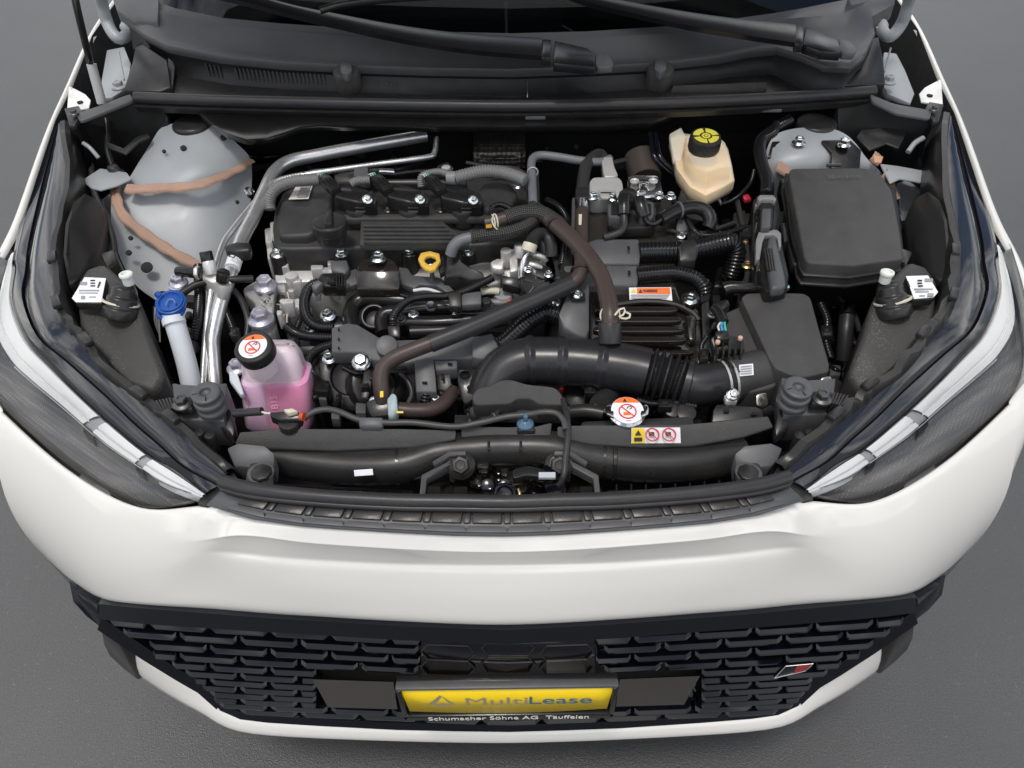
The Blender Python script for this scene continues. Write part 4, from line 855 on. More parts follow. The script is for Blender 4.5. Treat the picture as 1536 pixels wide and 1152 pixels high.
# end brackets with the big plastic push nuts
for X, lab in ((lambda u: u, 'black corner bracket of the crossmember on the coolant bottle side'), (lambda u: 1514-u, 'black corner bracket of the crossmember on the air filter side')):
    q = [(340,672,.845),(357,664,.85),(397,668,.848),(412,681,.842),(410,702,.83),(380,702,.83),(352,700,.835)]
    t = pm('corner_bracket', [(X(a_), b_, c) for a_, b_, c in q], .84, .03, PLG, CAR, .0025, label=lab)
    q = rounded([(370,706),(376,694),(404,694),(411,700),(410,732),(368,726)], .2); pm('foot', [(X(a_), b_) for a_, b_ in q], .845, .012, PLA, t, .002)
    cyl('push_nut', (X(391), 707, .852), .0135, .008, PLA, t, n=8, bevel=.002); cyl('washer', (X(391), 708, .847), .0165, .004, PLG, t)
    # upper side bracket: bump stop, bolt and plate
    q = [(258,575,.855),(300,578,.86),(340,574,.86),(336,632,.845),(272,630,.845),(262,612,.85)]
    s_ = pm('side_bracket', [(X(a_)-(2 if X(0) else 0), b_-(8 if X(0) else 0), c) for a_, b_, c in q], .85, .05, PLG, CAR, .002, label=lab.replace('corner bracket of the crossmember', 'side bracket with a rubber stop'))
    dv = -8 if X(0) else 0; du = -8 if X(0) else 0
    st_ = cyl('rubber_stop', (X(308)+du, 588+dv, .888), .018, .03, PLG, CAR, (0, -.1, 1), prof=[(.020, -.035), (.020, -.028), (.017, -.026), (.017, -.021), (.020, -.019), (.020, -.013), (.017, -.011), (.017, -.006), (.019, -.004), (.019, -.001), (.017, .001), (.0075, .001), (.007, -.004), (.001, -.006)], label='ribbed black rubber bonnet stop')
    for a_ in range(4):
        t2 = a_*math.pi/2+.3; c = P(X(308)+du, 588+dv, .8885); mb = MB(); mb.tube([c+Vector((math.cos(t2), math.sin(t2), 0))*.009, c+Vector((math.cos(t2), math.sin(t2), 0))*.0165], .0008, 4); mb.build('slit', DRK, st_)
    q = [(256,595),(288,594),(289,613),(262,614)]; pl_ = pm('bolt_plate', [(X(a_)+du, b_+dv) for a_, b_ in q], .868, .012, PLA, CAR, .003); bolt(X(272)+du, 602+dv, .873, .0085, mat('dark_bolt', (.12, .12, .12), .4, metal=.8), pl_)
    for k in range(5):
        q = [(232+k*5,600-k),(236+k*5,600-k),(246+k*4,616-k),(241+k*4,616-k)]; pm('rib', [(X(a_)+du, b_+dv) for a_, b_ in q], .865, .02, PLA, pl_, .0006)
    q = [(330,610,.845),(346,612,.845),(352,640,.835),(350,655,.83),(330,640,.835)]; pm('side_loop', [(X(a_), b_, c) for a_, b_, c in q], .84, .02, PLA, CAR, .004)
    for a_, b_ in ((298,648), (314,652)): cyl('boss', (X(a_), b_, .845), .007, .03, PLA, s_)
    # lamp housing block behind the headlamp
    q = [(112,425,.885),(128,400,.89),(158,393,.888),(176,410,.885),(205,440,.88),(214,460,.875),(225,500,.862),(248,560,.835),(232,592,.82),(190,572,.835),(150,535,.85),(118,490,.87)]
    dv2 = -3 if X(0) else 0
    hb_ = pm('lamp_housing', [(X(a_)+(6 if X(0) else 0), b_+dv2, c) for a_, b_, c in q], .87, .16, mat('housing_plastic', (.035, .035, .036), .5, nscale=1200, bump=.15, var=.2, dust=.7, dscale=420), CAR, .010, taper=.97, seg=3, label='dusty black lamp housing on the ' + ('fuse box side' if X(0) else 'washer filler side'))
    ex = 6 if X(0) else 0
    q = [(128,417.5,.901),(160,419,.901),(153,455,.893),(115,455,.893),(109,449,.8945)] if not X(0) else [(1358,416,.901),(1391,415,.901),(1406,440,.897),(1399,448,.893),(1370,450,.893)]
    pm('label_plate', [(a_, b_, c+.001) for a_, b_, c in q], .9, .012, PLA, hb_, .001)
    decal('sticker', [(a_, b_, c) for a_, b_, c in q], .9, STW, hb_, .002)
    if not X(0):
        rowsT = [(122,425,10,5,'m'),(137,422,7,2,'b'),(137,426,7,2,'b'),(137,430,7,2,'b'),(120,437,30,2,'m'),(120,441,28,1.5,'m'),(123,446,6,5,'m'),(135,447,10,1.5,'m')]
    else: rowsT = [(1375,422,7,2,'b'),(1375,426,7,2,'b'),(1376,430,7,2,'b'),(1386,420,12,5,'m'),(1370,435,28,2,'m'),(1372,439,20,1.5,'m'),(1390,442,9,5,'m'),(1378,445,8,1.5,'m')]
    MIDG = mat('ink_grey', (.30, .30, .31), .5)
    for (a_, b_, w_, h_, kk) in rowsT:
        zf = lambda vv: .901-(vv-417)*.00021
        decal('print', [(a_, b_, zf(b_)), (a_+w_, b_, zf(b_)), (a_+w_, b_+h_, zf(b_+h_)), (a_, b_+h_, zf(b_+h_))], .9, INK if kk == 'b' else MIDG, hb_, .0028)
    p0 = P(*((147,434,.8975) if not X(0) else (1362,433,.8985)))+Vector((0, 0, .0028)); text('numeral', '1', p0, (1, 0, 0), (0, .97, .22), .0115, INK, hb_, bold=.02, lift=.0006)
    # bulb holder
    bu, bv = X(186)+ex, 440+dv2
    hd = cyl('bulb_holder', (bu, bv-8, .905), .022, .04, PLA, hb_, (.25 if not X(0) else -.25, .5, .8), prof=[(.025, -.045), (.025, -.030), (.021, -.028), (.021, -.015), (.017, -.012), (.016, 0), (.010, .004)])
    ring_ = MB(); c = P(bu-3*(1 if not X(0) else -1), bv+2, .894); ax = Vector((.25 if not X(0) else -.25, .5, .8)).normalized(); ring(c-ax*.012, .0245, ax, CRM, hb_, .0022)
    cyl('plug', (bu+(3 if not X(0) else -3), 412+dv2, .925), .009, .012, mat('plug_white', (.72, .74, .70), .4), hb_, (0, .1, 1), prof=[(.008, -.016), (.008, -.004), (.0098, -.003), (.0098, .002), (.0065, .003), (.006, -.001), (.001, -.002)])
    pm('holder_tab', [(bu-14, bv-18), (bu+14, bv-18), (bu+16, bv-4), (bu-16, bv-4)], .905, .02, PLA, hb_, .003)
    q = [(150,380,.885),(172,372,.885),(178,392,.88),(160,402,.885)]; pm('housing_step', [(X(a_)+ex, b_+dv2, c) for a_, b_, c in q], .88, .06, PLA, hb_, .004)
    q = [(108,300,.93),(128,285,.925),(150,300,.90),(162,335,.87),(150,378,.87),(125,410,.885),(100,425,.89),(92,380,.905),(95,335,.92)]; pm('housing_wing', [(X(a_)+ex, b_+dv2, c) for a_, b_, c in q], .9, .12, PLA, hb_, .008)
tb('vent_hose', [(137,255,.89),(142,290,.885),(158,325,.87),(170,360,.85),(172,395,.83),(168,430,.80)], .0055, RUB, CAR, label='thin black hose running down past the strut tower')
# ------------------------------------------------------------------ engine block mass below everything
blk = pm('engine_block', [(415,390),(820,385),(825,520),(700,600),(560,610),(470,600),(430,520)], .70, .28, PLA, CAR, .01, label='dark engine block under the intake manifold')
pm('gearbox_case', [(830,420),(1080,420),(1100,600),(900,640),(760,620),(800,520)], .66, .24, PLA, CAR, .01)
pm('cylinder_head', [(410,386,.812),(640,388,.812),(765,384,.812),(768,432,.795),(700,436,.795),(560,420,.80),(412,424,.80)], .81, .10, ALU, CAR, .006, label='bare aluminium cylinder head showing below the valve cover')
pm('head_casting', rounded([(700,398,.826),(722,392,.828),(752,392,.828),(752,424,.815),(722,430,.812),(704,420,.816)], .2, 2), .82, .03, ALG, CAR, .006)
# ------------------------------------------------------------------ valve cover
vc = pm('valve_cover', rounded([(426,284,.872),(470,272,.876),(640,266,.880),(780,264,.878),(806,284,.872),(810,345,.858),(790,362,.854),(700,368,.852),(560,371,.852),(412,374,.850),(408,340,.858),(412,315,.866)], .15, 2), .865, .05, mat('cover_plastic', (.030, .030, .031), .40, nscale=1500, bump=.2, var=.2, dust=.35), CAR, .010, seg=3, label='black plastic valve cover of the three cylinder engine')
pm('cover_flange', [(404,380,.832),(410,366,.835),(520,368,.835),(700,366,.836),(800,352,.838),(822,355,.836),(818,385,.828),(770,378,.828),(700,385,.828),(630,384,.828),(600,390,.826),(560,386,.828),(530,390,.826),(500,384,.828),(440,388,.826),(412,394,.824)], .83, .022, PLA, vc, .004)
for u, v, z in ((429,308,.862),(416,379,.838),(512,378,.840),(614,377,.840),(701,376,.840),(772,358,.842),(777,276,.872)):
    cyl('bolt_boss', (u, v+2, z), .0135, .05, PLA, vc); bolt(u, v, z+.004, .0074, ZNC, vc)
# embossed raised panel with ribs
rp2 = pm('rib_panel', [(541,331,.882),(664,331,.882),(690,352,.876),(705,366,.872),(539,366,.872)], .88, .014, PLM, vc, .003)
for k in range(5):
    v = 336+k*6; ur = 664+ (v-331)*1.05
    pm('rib', [(546, v), (ur-4, v), (ur-1, v+2.6), (545, v+2.6)], .8845-k*.0017, .006, PLM, vc, .0008)
pm('cover_ridge', [(505,321,.884),(760,318,.884),(765,327,.882),(505,329,.882)], .883, .012, PLM, vc, .003)
pm('cover_bulge', rounded([(426,284,.884),(468,273,.886),(500,275,.886),(498,310,.880),(470,352,.870),(418,355,.866),(414,330,.872)], .25), .88, .03, MATS['cover_plastic'], vc, .010, seg=3)
# right rear dome of the cover
pm('cover_dome', rounded([(716,285),(732,270),(760,268),(778,290),(768,306),(745,316),(720,310)], .3), .897, .03, MATS['cover_plastic'], vc, .008, seg=3)
decal('sticker', [(446,277,.8885),(470,276,.8885),(463,299,.8835),(433,300,.8835)], .89, mat('sticker_cream', (.66, .63, .55), .45), vc, .0008)
for k, (a_, w_) in enumerate(((452, 15), (450, 15), (447, 15))):
    v = 279+k*6.5; decal('print', [(a_, v), (a_+w_, v-.3), (a_+w_-2, v+4.5), (a_-2, v+4.8)], .8885-k*.0014, MATS.get('ink_grey') or mat('ink_grey', (.3, .3, .31), .5), vc, .0018)
# oil filler cap
oc = cyl('oil_cap', (493,331,.908), .0275, .03, PLA, CAR, prof=[(.024, -.035), (.026, -.022), (.0265, -.020), (.0265, -.018), (.0285, -.017), (.029, -.003), (.0275, 0), (.020, .0005)], n=40, label='round black oil filler cap with a raised grip')
pm('grip', [(488,313,.9175),(498,311,.9175),(498,334,.9175),(486,335,.9175)], .9175, .012, PLA, oc, .003)
# ------------------------------------------------------------------ ignition coils
for k, (dx, dy) in enumerate(((0, 0), (79, 0), (159, 1))):
    q = [(500,290,.915),(514,277,.917),(527,276,.917),(554,285,.915),(564,297,.911),(563,303,.909),(533,303,.909),(502,294,.914)]
    c_ = pm('ignition_coil', [(a_+dx, b_+dy, z) for a_, b_, z in q], .91, .028, PLS, CAR, .003, label='black ignition coil on the valve cover')
    q = [(533,303,.910),(558,285,.9165),(566,297,.912),(563,304,.909)]; pm('coil_facet', [(a_+dx, b_+dy, z+.001) for a_, b_, z in q], .91, .010, PLA, c_, .0015)
    cyl('bolt_well', (551+dx, 298+dy, .9185), .0095, .006, PLA, c_, (.2, -.5, .85)); bolt(551+dx, 297.5+dy, .921, .0055, ZNC, c_, (.2, -.5, .85))
    for j in (0, 1):
        p0 = P(541+dx, 311+dy+j*6, .898-j*.007); mb = MB(); mb.box(p0, (.017, .004, .0025)); mb.build('coil_fin', PLG, c_, .0008)
    cyl('coil_stem', (535+dx, 312+dy, .89), .019, .03, RUB, c_)
    d0, d1 = P(485+dx, 268+dy, .924), P(504+dx, 287+dy, .918); ax = (d1-d0).normalized(); sx = ax.cross(Vector((0, 0, 1))).normalized(); nz_ = sx.cross(ax)
    rm = Matrix((ax, sx, nz_)).transposed(); mb = MB(); mb.box((d0+d1)/2, ((d1-d0).length*1.1, .019, .016), rm); cn = mb.build('coil_connector', PLS, c_, .002)
    for j in (-1, 0, 1):
        mb = MB(); mb.box((d0+d1)/2+sx*.006*j+nz_*.0085, (.022, .003, .003), rm); mb.build('connector_ridge', PLS, c_, .0006)
    GRN = mat('wire_green', (.05, .5, .38), .4); WWH = mat('wire_white', (.6, .6, .58), .4)
    for j, m_ in enumerate((GRN, WWH, WWH)):
        e0 = d0+sx*(.004*(j-1))-ax*.006; mb = MB(); mb.tube(smooth_path([e0, e0-ax*.006+nz_*.003, e0-ax*.013+Vector((0, 0, -.002))], .002), .0011, 6); mb.build('wire', m_, c_)
    bolt(582+dx, 314+dy, .884, .0045, MATS['dark_bolt'], vc)
# grey conduits over the coils
tb('grey_conduit', [(405,315,.875),(404,303,.885),(408,290,.897),(420,279,.907),(440,272,.914),(462,270,.918),(481,269,.920)], .0105, GRC, CAR, (.0045, .0014), label='grey corrugated conduit curving to the first ignition coil')
tb('grey_conduit', [(526,276,.918),(536,271,.922),(555,270,.922)], .0075, GRC, CAR, (.004, .001))
tb('grey_conduit', [(632,281,.905),(631,270,.915),(637,262,.922),(660,258,.926),(682,266,.925)], .0065, GRC, CAR, (.0035, .001))
tb('grey_conduit', [(682,267,.925),(700,262,.928),(725,257,.930),(750,258,.930),(772,264,.928),(788,271,.926)], .0112, GRC, CAR, (.0048, .0014), label='thick grey corrugated conduit behind the third ignition coil')
tb('tape_band', [(671,267,.924),(684,267,.925)], .0115, mat('grey_tape', (.2, .2, .2), .4), CAR)
# rear rail connectors
pm('rear_rail', [(500,262,.895),(535,248,.90),(552,250,.90),(556,268,.892),(700,266,.892),(700,276,.885),(505,275,.885)], .895, .02, PLA, CAR, .003)
pm('rail_connector', [(531,252,.915),(552,250,.915),(553,267,.91),(545,268,.91),(530,262,.91)], .915, .02, PLG, CAR, .002)
pm('rail_connector', [(553,252,.912),(570,251,.912),(571,262,.908),(553,264,.908)], .91, .014, PLS, CAR, .002)
tb('rail_nozzle', [(568,257,.908),(578,257,.906),(590,258,.902)], .0055, STL, CAR)
pm('sensor_mount', [(655,248,.905),(672,242,.91),(680,250,.91),(678,262,.90),(655,262,.90)], .905, .01, PLA, CAR, .003); cyl('sensor_tip', (669,250,.916), .008, .008, SIL, CAR)
# ------------------------------------------------------------------ heat shield and firewall bits
hs = MB(); pts = [[PY(u, v, 1.0-(v-185)*.0008) for u in (710, 730, 750, 770, 788)] for v in (192, 205, 216, 226, 236, 252)]
for i, r_ in enumerate(pts):
    for p in r_: p.y -= (.03 if i in (2, 3) else 0)
hs.grid(pts); sh = mat('dimpled_foil', (.11, .10, .09), .34, metal=.8)
t = sh.node_tree; c = t.nodes.new('ShaderNodeTexCoord'); v = t.nodes.new('ShaderNodeTexVoronoi'); v.inputs['Scale'].default_value = 110; v.inputs['Randomness'].default_value = .15
bp = t.nodes.new('ShaderNodeBump'); bp.inputs['Distance'].default_value = .003; bp.inputs['Strength'].default_value = .9
t.links.new(c.outputs['Object'], v.inputs['Vector']); t.links.new(v.outputs['Distance'], bp.inputs['Height']); t.links.new(bp.outputs['Normal'], t.nodes['Principled BSDF'].inputs['Normal'])
hs.build('heat_shield', sh, CAR, solid=.002, label='dimpled foil heat shield behind the engine')
# ------------------------------------------------------------------ aircon pipes on the left
tb('aircon_pipe', [(322,612,.74),(322,580,.76),(319,530,.79),(320,500,.81),(330,455,.835),(345,410,.855),(362,360,.87),(380,325,.88),(398,285,.89),(412,258,.897),(435,242,.90),(480,232,.90),(560,217,.90),(640,203,.90)], .0118, PIP, CAR, label='thick bare aluminium aircon pipe climbing past the strut tower', n=18)
tb('aircon_pipe', [(303,585,.77),(306,540,.79),(311,480,.82),(315,450,.835),(322,405,.86),(335,365,.872),(350,343,.878),(375,312,.885),(398,286,.893),(420,270,.898),(470,260,.90),(560,247,.90),(640,236,.90),(652,228,.898),(655,208,.895)], .0052, PIP, CAR, label='thin aluminium aircon pipe beside the thick one', n=10)
tb('pipe_label', [(348,403,.860),(358,372,.8685)], .0122, STW, CAR, n=18)
text('lettering', 'D1', P(351,390,.8775), (.3, .9, .0), (-.95, .3, .1), .010, INK, CAR, lift=.004, bold=.02)
pm('pipe_clamp', [(336,368,.885),(355,362,.888),(375,363,.888),(374,375,.884),(352,378,.882),(338,376,.882)], .885, .02, PLA, CAR, .003)
vb = pm('charge_valve', [(303,402,.870),(322,396,.872),(334,405,.870),(330,420,.865),(318,424,.864),(302,416,.866)], .87, .03, ALU, CAR, .003, label='machined aluminium valve block with two black caps')
cyl('valve_cap', (308,377,.898), .0105, .02, PLS, vb, (-.15, .5, .85), n=8); cyl('valve_neck', (312,391,.886), .010, .022, ALU, vb, (-.15, .5, .85))
cyl('valve_cap', (335,407,.889), .0105, .018, PLS, vb, (.3, .1, .9), n=8); cyl('valve_neck', (336,425,.868), .009, .026, ALU, vb, (.3, .1, .9))
tb('pressure_sensor', [(302,409,.872),(292,409,.872),(280,408,.872),(266,407,.870)], .0095, PLS, vb, r2=.0075); cyl('nut', (299,409,.873), .011, .006, ALU, vb, (1, 0, 0), n=6)
bolt(266,420,.86, .010, VIO, CAR); cyl('violet_collar', (264,428,.855), .012, .02, VIO, CAR)
tb('bracket_arm', [(270,442,.845),(300,425,.855),(345,420,.855),(380,418,.85)], .006, PLA, CAR)
# engine mount
em = pm('engine_mount', rounded([(384,420,.835),(400,412,.838),(413,420,.835),(411,450,.825),(409,480,.815),(403,492,.81),(384,490,.81),(379,475,.815),(383,455,.822),(366,442,.825),(364,432,.828)], .25, 2), .825, .03, ALG, CAR, .006, seg=3, label='sand cast aluminium engine mount with two large bolts')
cyl('mount_sleeve', (395,492,.80), .021, .05, ALG, em); bolt(397,424,.842, .0125, VIO, em); bolt(390,474,.826, .0135, VIO, em); cyl('cast_dimple', (397,445,.832), .007, .004, ALG, em)
text('casting_mark', 'X9', P(388,462,.824), (1, .2, 0), (-.1, .95, .3), .012, ALG, em, lift=.004)
for k, (u, v) in enumerate(((420,432),(419,447),(412,462))): pm('mount_link', [(u-4,v-6),(u+8,v-6),(u+8,v+6),(u-4,v+6)], .815, .03, ALU if k == 0 else PLA, CAR, .003)
# ------------------------------------------------------------------ timing cover castings
tc_ = pm('timing_cover', [(410,394,.815),(440,390,.818),(500,390,.818),(520,398,.812),(510,412,.80),(480,415,.80),(462,420,.795),(450,432,.79),(455,478,.77),(438,482,.765),(430,440,.78),(418,425,.79),(410,410,.80)], .80, .12, ALU, CAR, .004, label='bare cast aluminium timing cover at the end of the engine')
random.seed(5)
for i in range(22):
    u = random.uniform(414, 505); v = random.uniform(392, 432) if u > 450 else random.uniform(392, 470); s = random.uniform(4, 10)
    if i % 3: pm('casting_rib', rounded([(u-s, v-3), (u+s, v-3), (u+s*.8, v+3), (u-s, v+4)], .2, 2), .815+random.uniform(-.012, .016), .03, ALU, tc_, .002)
    else: cyl('casting_boss', (u, v, .818+random.uniform(-.01, .014)), random.uniform(.005, .009), .03, ALU, tc_)
for u, v, z in ((404,352,.845),(407,376,.832),(412,342,.85)): pm('casting_rib', [(u-8,v-10,z),(u+4,v-12,z),(u+5,v+10,z),(u-6,v+12,z)], z, .05, ALU, tc_, .004)
cyl('sensor_boss', (444,458,.805), .0125, .03, ALU, tc_, (-.3, -.4, .85)); cyl('sensor_boss', (437,412,.832), .011, .03, ALU, tc_)
pm('pink_shade_plate', [(450,478,.765),(472,482,.765),(468,500,.76),(452,500,.76)], .765, .02, ALG, tc_, .003); bolt(463,492,.77, .0065, ZNC, tc_)
bolt(491,470,.79, .009, ZNC, CAR, (0, -.3, 1))
# ------------------------------------------------------------------ front rail, brackets, connectors
pb = pm('painted_bracket', [(535,398,.842),(545,388,.848),(562,384,.85),(578,384,.85),(592,390,.848),(598,402,.842),(599,432,.825),(534,432,.825)], .84, .012, BPM, CAR, .004, label='glossy black bolted bracket in front of the valve cover')
bolt(567,384,.858, .0088, ZNC, pb); pm('bracket_face', [(534,406,.846),(600,406,.846),(599,434,.826),(535,434,.826)], .84, .016, BPM, pb, .003)
mb = MB(); mb.box(P(562,393,.8515), (.026, .0035, .001)); mb.build('slot', DRK, pb)
gr = pm('harness_rail', [(515,410,.825),(534,402,.828),(536,425,.82),(518,432,.815),(497,432,.815),(500,426,.818)], .825, .012, PLG, CAR, .002)
pm('harness_rail', [(598,400,.828),(612,402,.828),(618,412,.826),(660,416,.826),(668,422,.824),(684,438,.82),(672,440,.82),(655,428,.824),(630,426,.824),(622,432,.822),(600,424,.824)], .825, .012, PLG, CAR, .002, label='grey harness rail beside the dipstick')
cn = pm('sensor_connector', [(483,409,.838),(515,409,.838),(517,430,.828),(484,430,.828),(474,420,.832)], .835, .02, PLS, CAR, .002, label='black sensor connector by the timing cover')
for k in range(4): pm('connector_ridge', [(504+k*4,411),(506+k*4,411),(506+k*4,428),(504+k*4,428)], .842, .01, PLA, cn, .0006)
pm('connector_lock', [(490,414),(502,414),(502,422),(490,422)], .845, .008, PLA, cn, .001)
pm('rail_clamp', [(495,391,.845),(520,389,.845),(524,402,.838),(518,410,.835),(497,406,.838)], .84, .015, PLG, CAR, .003)
tb('black_conduit', [(478,424,.835),(464,432,.835),(457,450,.828),(458,468,.82),(466,483,.812),(480,490,.808),(500,492,.806)], .0088, BLC, CAR, (.0042, .0012), label='black corrugated conduit curling down from the sensor connector')
pm('conduit_cuff', [(466,428,.846),(477,419,.85),(484,424,.848),(472,436,.84)], .845, .014, PLG, CAR, .002)
tb('black_conduit', [(430,490,.80),(445,500,.802),(465,505,.802),(500,507,.80)], .0078, BLC, CAR, (.004, .0011))
tb('bare_wires', [(433,455,.81),(428,466,.805),(425,478,.80),(431,490,.80)], .0016, mat('wire_tan', (.55, .50, .42), .5), CAR, n=6)
tb('bare_wires', [(434,460,.81),(431,472,.806),(430,482,.802),(434,492,.80)], .0016, MATS['wire_tan'], CAR, n=6)
tb('black_conduit', [(500,517,.802),(482,522,.80),(468,532,.795),(460,550,.785),(460,570,.77),(464,585,.76)], .0072, BLC, CAR, (.0035, .001))
# dipstick
dz = .862; c = P(645,392,dz); mb = MB()
outer = [(627,388),(631,379),(645,376),(659,380),(661,391),(656,398),(653,403),(645,405),(637,402),(631,396)]
inner = [(636,390),(639,384),(646,382),(653,385),(655,391),(650,394),(648,396),(645,397),(642,396),(638,393)]
o_ = [P(a_, b_, dz) for a_, b_ in outer]; i_ = [P(a_, b_, dz) for a_, b_ in inner]; dn = Vector((0, 0, -.007))
n = len(o_); mb.add(o_+i_+[p+dn for p in o_]+[p+dn for p in i_], [(k, (k+1) % n, n+(k+1) % n, n+k) for k in range(n)]+[(2*n+k, 3*n+k, 3*n+(k+1) % n, 2*n+(k+1) % n) for k in range(n)]+[(k, 2*n+k, 2*n+(k+1) % n, (k+1) % n) for k in range(n)]+[(n+k, n+(k+1) % n, 3*n+(k+1) % n, 3*n+k) for k in range(n)])
ds = mb.build('dipstick', YDP, CAR, .0015, label='yellow ring handled oil dipstick'); tb('dipstick_tube', [(646,400,.855),(648,410,.835),(652,430,.80)], .005, STL, ds)
pm('dipstick_clip', [(655,388,.855),(666,384,.855),(668,405,.848),(660,410,.848)], .85, .012, PLA, CAR, .002)
# black cover right of the dipstick
pm('harness_cover', [(671,380,.862),(690,376,.865),(693,392,.858),(705,400,.852),(725,408,.845),(728,418,.838),(705,420,.836),(690,414,.84),(668,416,.838),(666,410,.842)], .855, .03, PLA, CAR, .003, label='black harness cover at the foot of the grey hose')
pm('harness_cover', [(666,412,.838),(690,416,.838),(722,424,.832),(740,432,.828),(735,440,.82),(700,428,.825),(665,424,.828)], .832, .02, PLS, CAR, .002)
# ------------------------------------------------------------------ high pressure pump / throttle castings
hp = pm('pump_body', [(752,378,.845),(763,372,.848),(788,370,.85),(812,376,.85),(820,392,.845),(818,412,.835),(790,424,.825),(765,420,.825),(752,410,.83)], .84, .05, ALU, CAR, .005, label='bright machined aluminium pump body at the end of the valve cover')
pm('pump_block', [(764,378,.858),(776,377,.858),(777,405,.848),(765,408,.846)], .855, .02, SIL, hp, .002)
pm('pump_lobe', rounded([(735,392,.85),(748,386,.852),(756,392,.85),(754,404,.845),(738,402,.845)], .25, 2), .85, .012, ALU, hp, .003)
cyl('pump_tower', (759,375,.868), .009, .03, SIL, hp); cyl('pump_cap', (783,367,.872), .013, .02, ALU, hp, (0, .3, .9))
for k, (u, v) in enumerate(((800,378),(812,384),(806,398),(795,404))): tb('pump_rib', [(u-12, v-2, .862), (u, v+1, .860), (u+8, v+6, .852)], .0045, ALU, hp, n=8)
tb('fuel_line', [(783,415,.85),(784,398,.866),(788,385,.876),(796,374,.88)], .0048, STL, hp)
cyl('hose_clip', (796,365,.886), .012, .014, CRM, hp, (.3, .6, .7)); tb('hose_elbow', [(798,362,.89),(806,352,.892),(818,352,.888),(826,365,.878),(828,385,.86)], .0105, RUB, CAR)
mo = cyl('pump_motor', (804,425,.842), .0235, .05, PLA, CAR, (.1, -.75, .65), prof=[(.026, -.05), (.026, -.004), (.0225, 0), (.0215, .001), (.0212, .0002), (.004, .0002)], n=32, label='round black actuator motor on the pump')
for k in range(5):
    a_ = k*2*math.pi/5; ax = Vector((.1, -.75, .65)).normalized(); x_ = ax.orthogonal().normalized(); y_ = ax.cross(x_); c = P(804,425,.8428)
    mb = MB(); mb.tube([c+(x_*math.cos(a_)+y_*math.sin(a_))*.006, c+(x_*math.cos(a_)+y_*math.sin(a_))*.019], .0011, 5); mb.build('motor_rib', PLG, mo)
pm('motor_flange', rounded([(790,398,.86),(800,392,.862),(826,400,.858),(830,412,.852),(820,420,.848),(795,410,.855)], .3, 2), .855, .008, PLA, mo, .002); bolt(793,403,.864, .005, ZNC, mo); bolt(823,410,.858, .005, ZNC, mo)
pm('motor_connector', [(753,412,.848),(782,418,.845),(780,432,.835),(753,426,.84)], .845, .015, PLS, mo, .002)
cyl('grey_cup', (755,440,.815), .018, .04, mat('cup_grey', (.30, .30, .31), .4), CAR, prof=[(.020, -.03), (.015, 0)]); cyl('red_dot', (763,450,.822), .003, .004, mat('dot_red', (.8, .08, .05), .4), CAR, n=10)
bolt(729,455,.815, .009, MATS['dark_bolt'], CAR); tb('sensor_arm', [(722,438,.82),(735,436,.822),(748,437,.82)], .006, CRM, CAR); pm('injector_bracket', [(722,448,.812),(745,444,.815),(775,455,.81),(770,466,.80),(730,464,.80)], .81, .015, PLA, CAR, .004)
# ------------------------------------------------------------------ intake manifold runners
tb('intake_runner', [(532,505,.775),(526,480,.785),(528,462,.79),(540,450,.795),(560,447,.798),(590,450,.798),(620,452,.796),(680,455,.79)], .0135, PLS, CAR, label='curved black intake manifold runner below the bracket', n=16)
tb('intake_runner', [(576,500,.775),(572,482,.782),(578,470,.788),(600,468,.788),(640,462,.788),(700,460,.788)], .012, PLS, CAR, n=16)
tb('intake_runner', [(612,484,.785),(660,484,.788),(720,478,.79),(780,465,.792)], .0115, PLS, CAR, n=16)
tb('intake_runner', [(615,498,.78),(680,494,.78),(760,480,.78)], .0095, PLA, CAR)
pm('manifold_plate', rounded([(575,452,.785),(640,446,.79),(675,452,.788),(672,476,.778),(640,482,.775),(590,490,.77),(572,478,.775)], .25), .785, .03, PLS, CAR, .006)
pm('manifold_flange', [(470,480,.775),(500,470,.78),(526,474,.78),(524,492,.772),(480,496,.768)], .775, .03, PLS, CAR, .006)
cyl('manifold_mouth', (560,474,.788), .022, .02, PLA, CAR, (0, -.5, .8), prof=[(.022, -.03), (.022, 0), (.017, .001), (.0165, -.02), (.001, -.021)])
for u, v, z in ((646,458,.80),(601,477,.797),(647,402+56,.80)): bolt(u, v, z, .0065, MATS['dark_bolt'], CAR, (0, -.5, .85))
tb('black_conduit', [(590,487,.805),(590,476,.815),(598,463,.82),(615,450,.826),(640,445,.828),(672,444,.83),(700,436,.835),(725,424,.84),(740,416,.845)], .0072, BLC, CAR, (.0035, .001), label='thin black corrugated conduit over the intake manifold')
pm('conduit_clip', [(581,488,.815),(600,488,.815),(600,506,.805),(583,505,.805)], .812, .015, PLS, CAR, .002); pm('conduit_clip', [(672,438,.84),(692,437,.84),(692,460,.828),(674,460,.828)], .838, .012, PLA, CAR, .002)
pm('rail_tab', [(692,440,.835),(722,436,.838),(722,456,.828),(692,458,.826)], .832, .012, PLG, CAR, .002)
tb('pale_wire', [(620,436,.828),(640,434,.83),(660,440,.826),(672,448,.822)], .003, mat('pale_wire', (.6, .6, .6), .4), CAR, n=8)
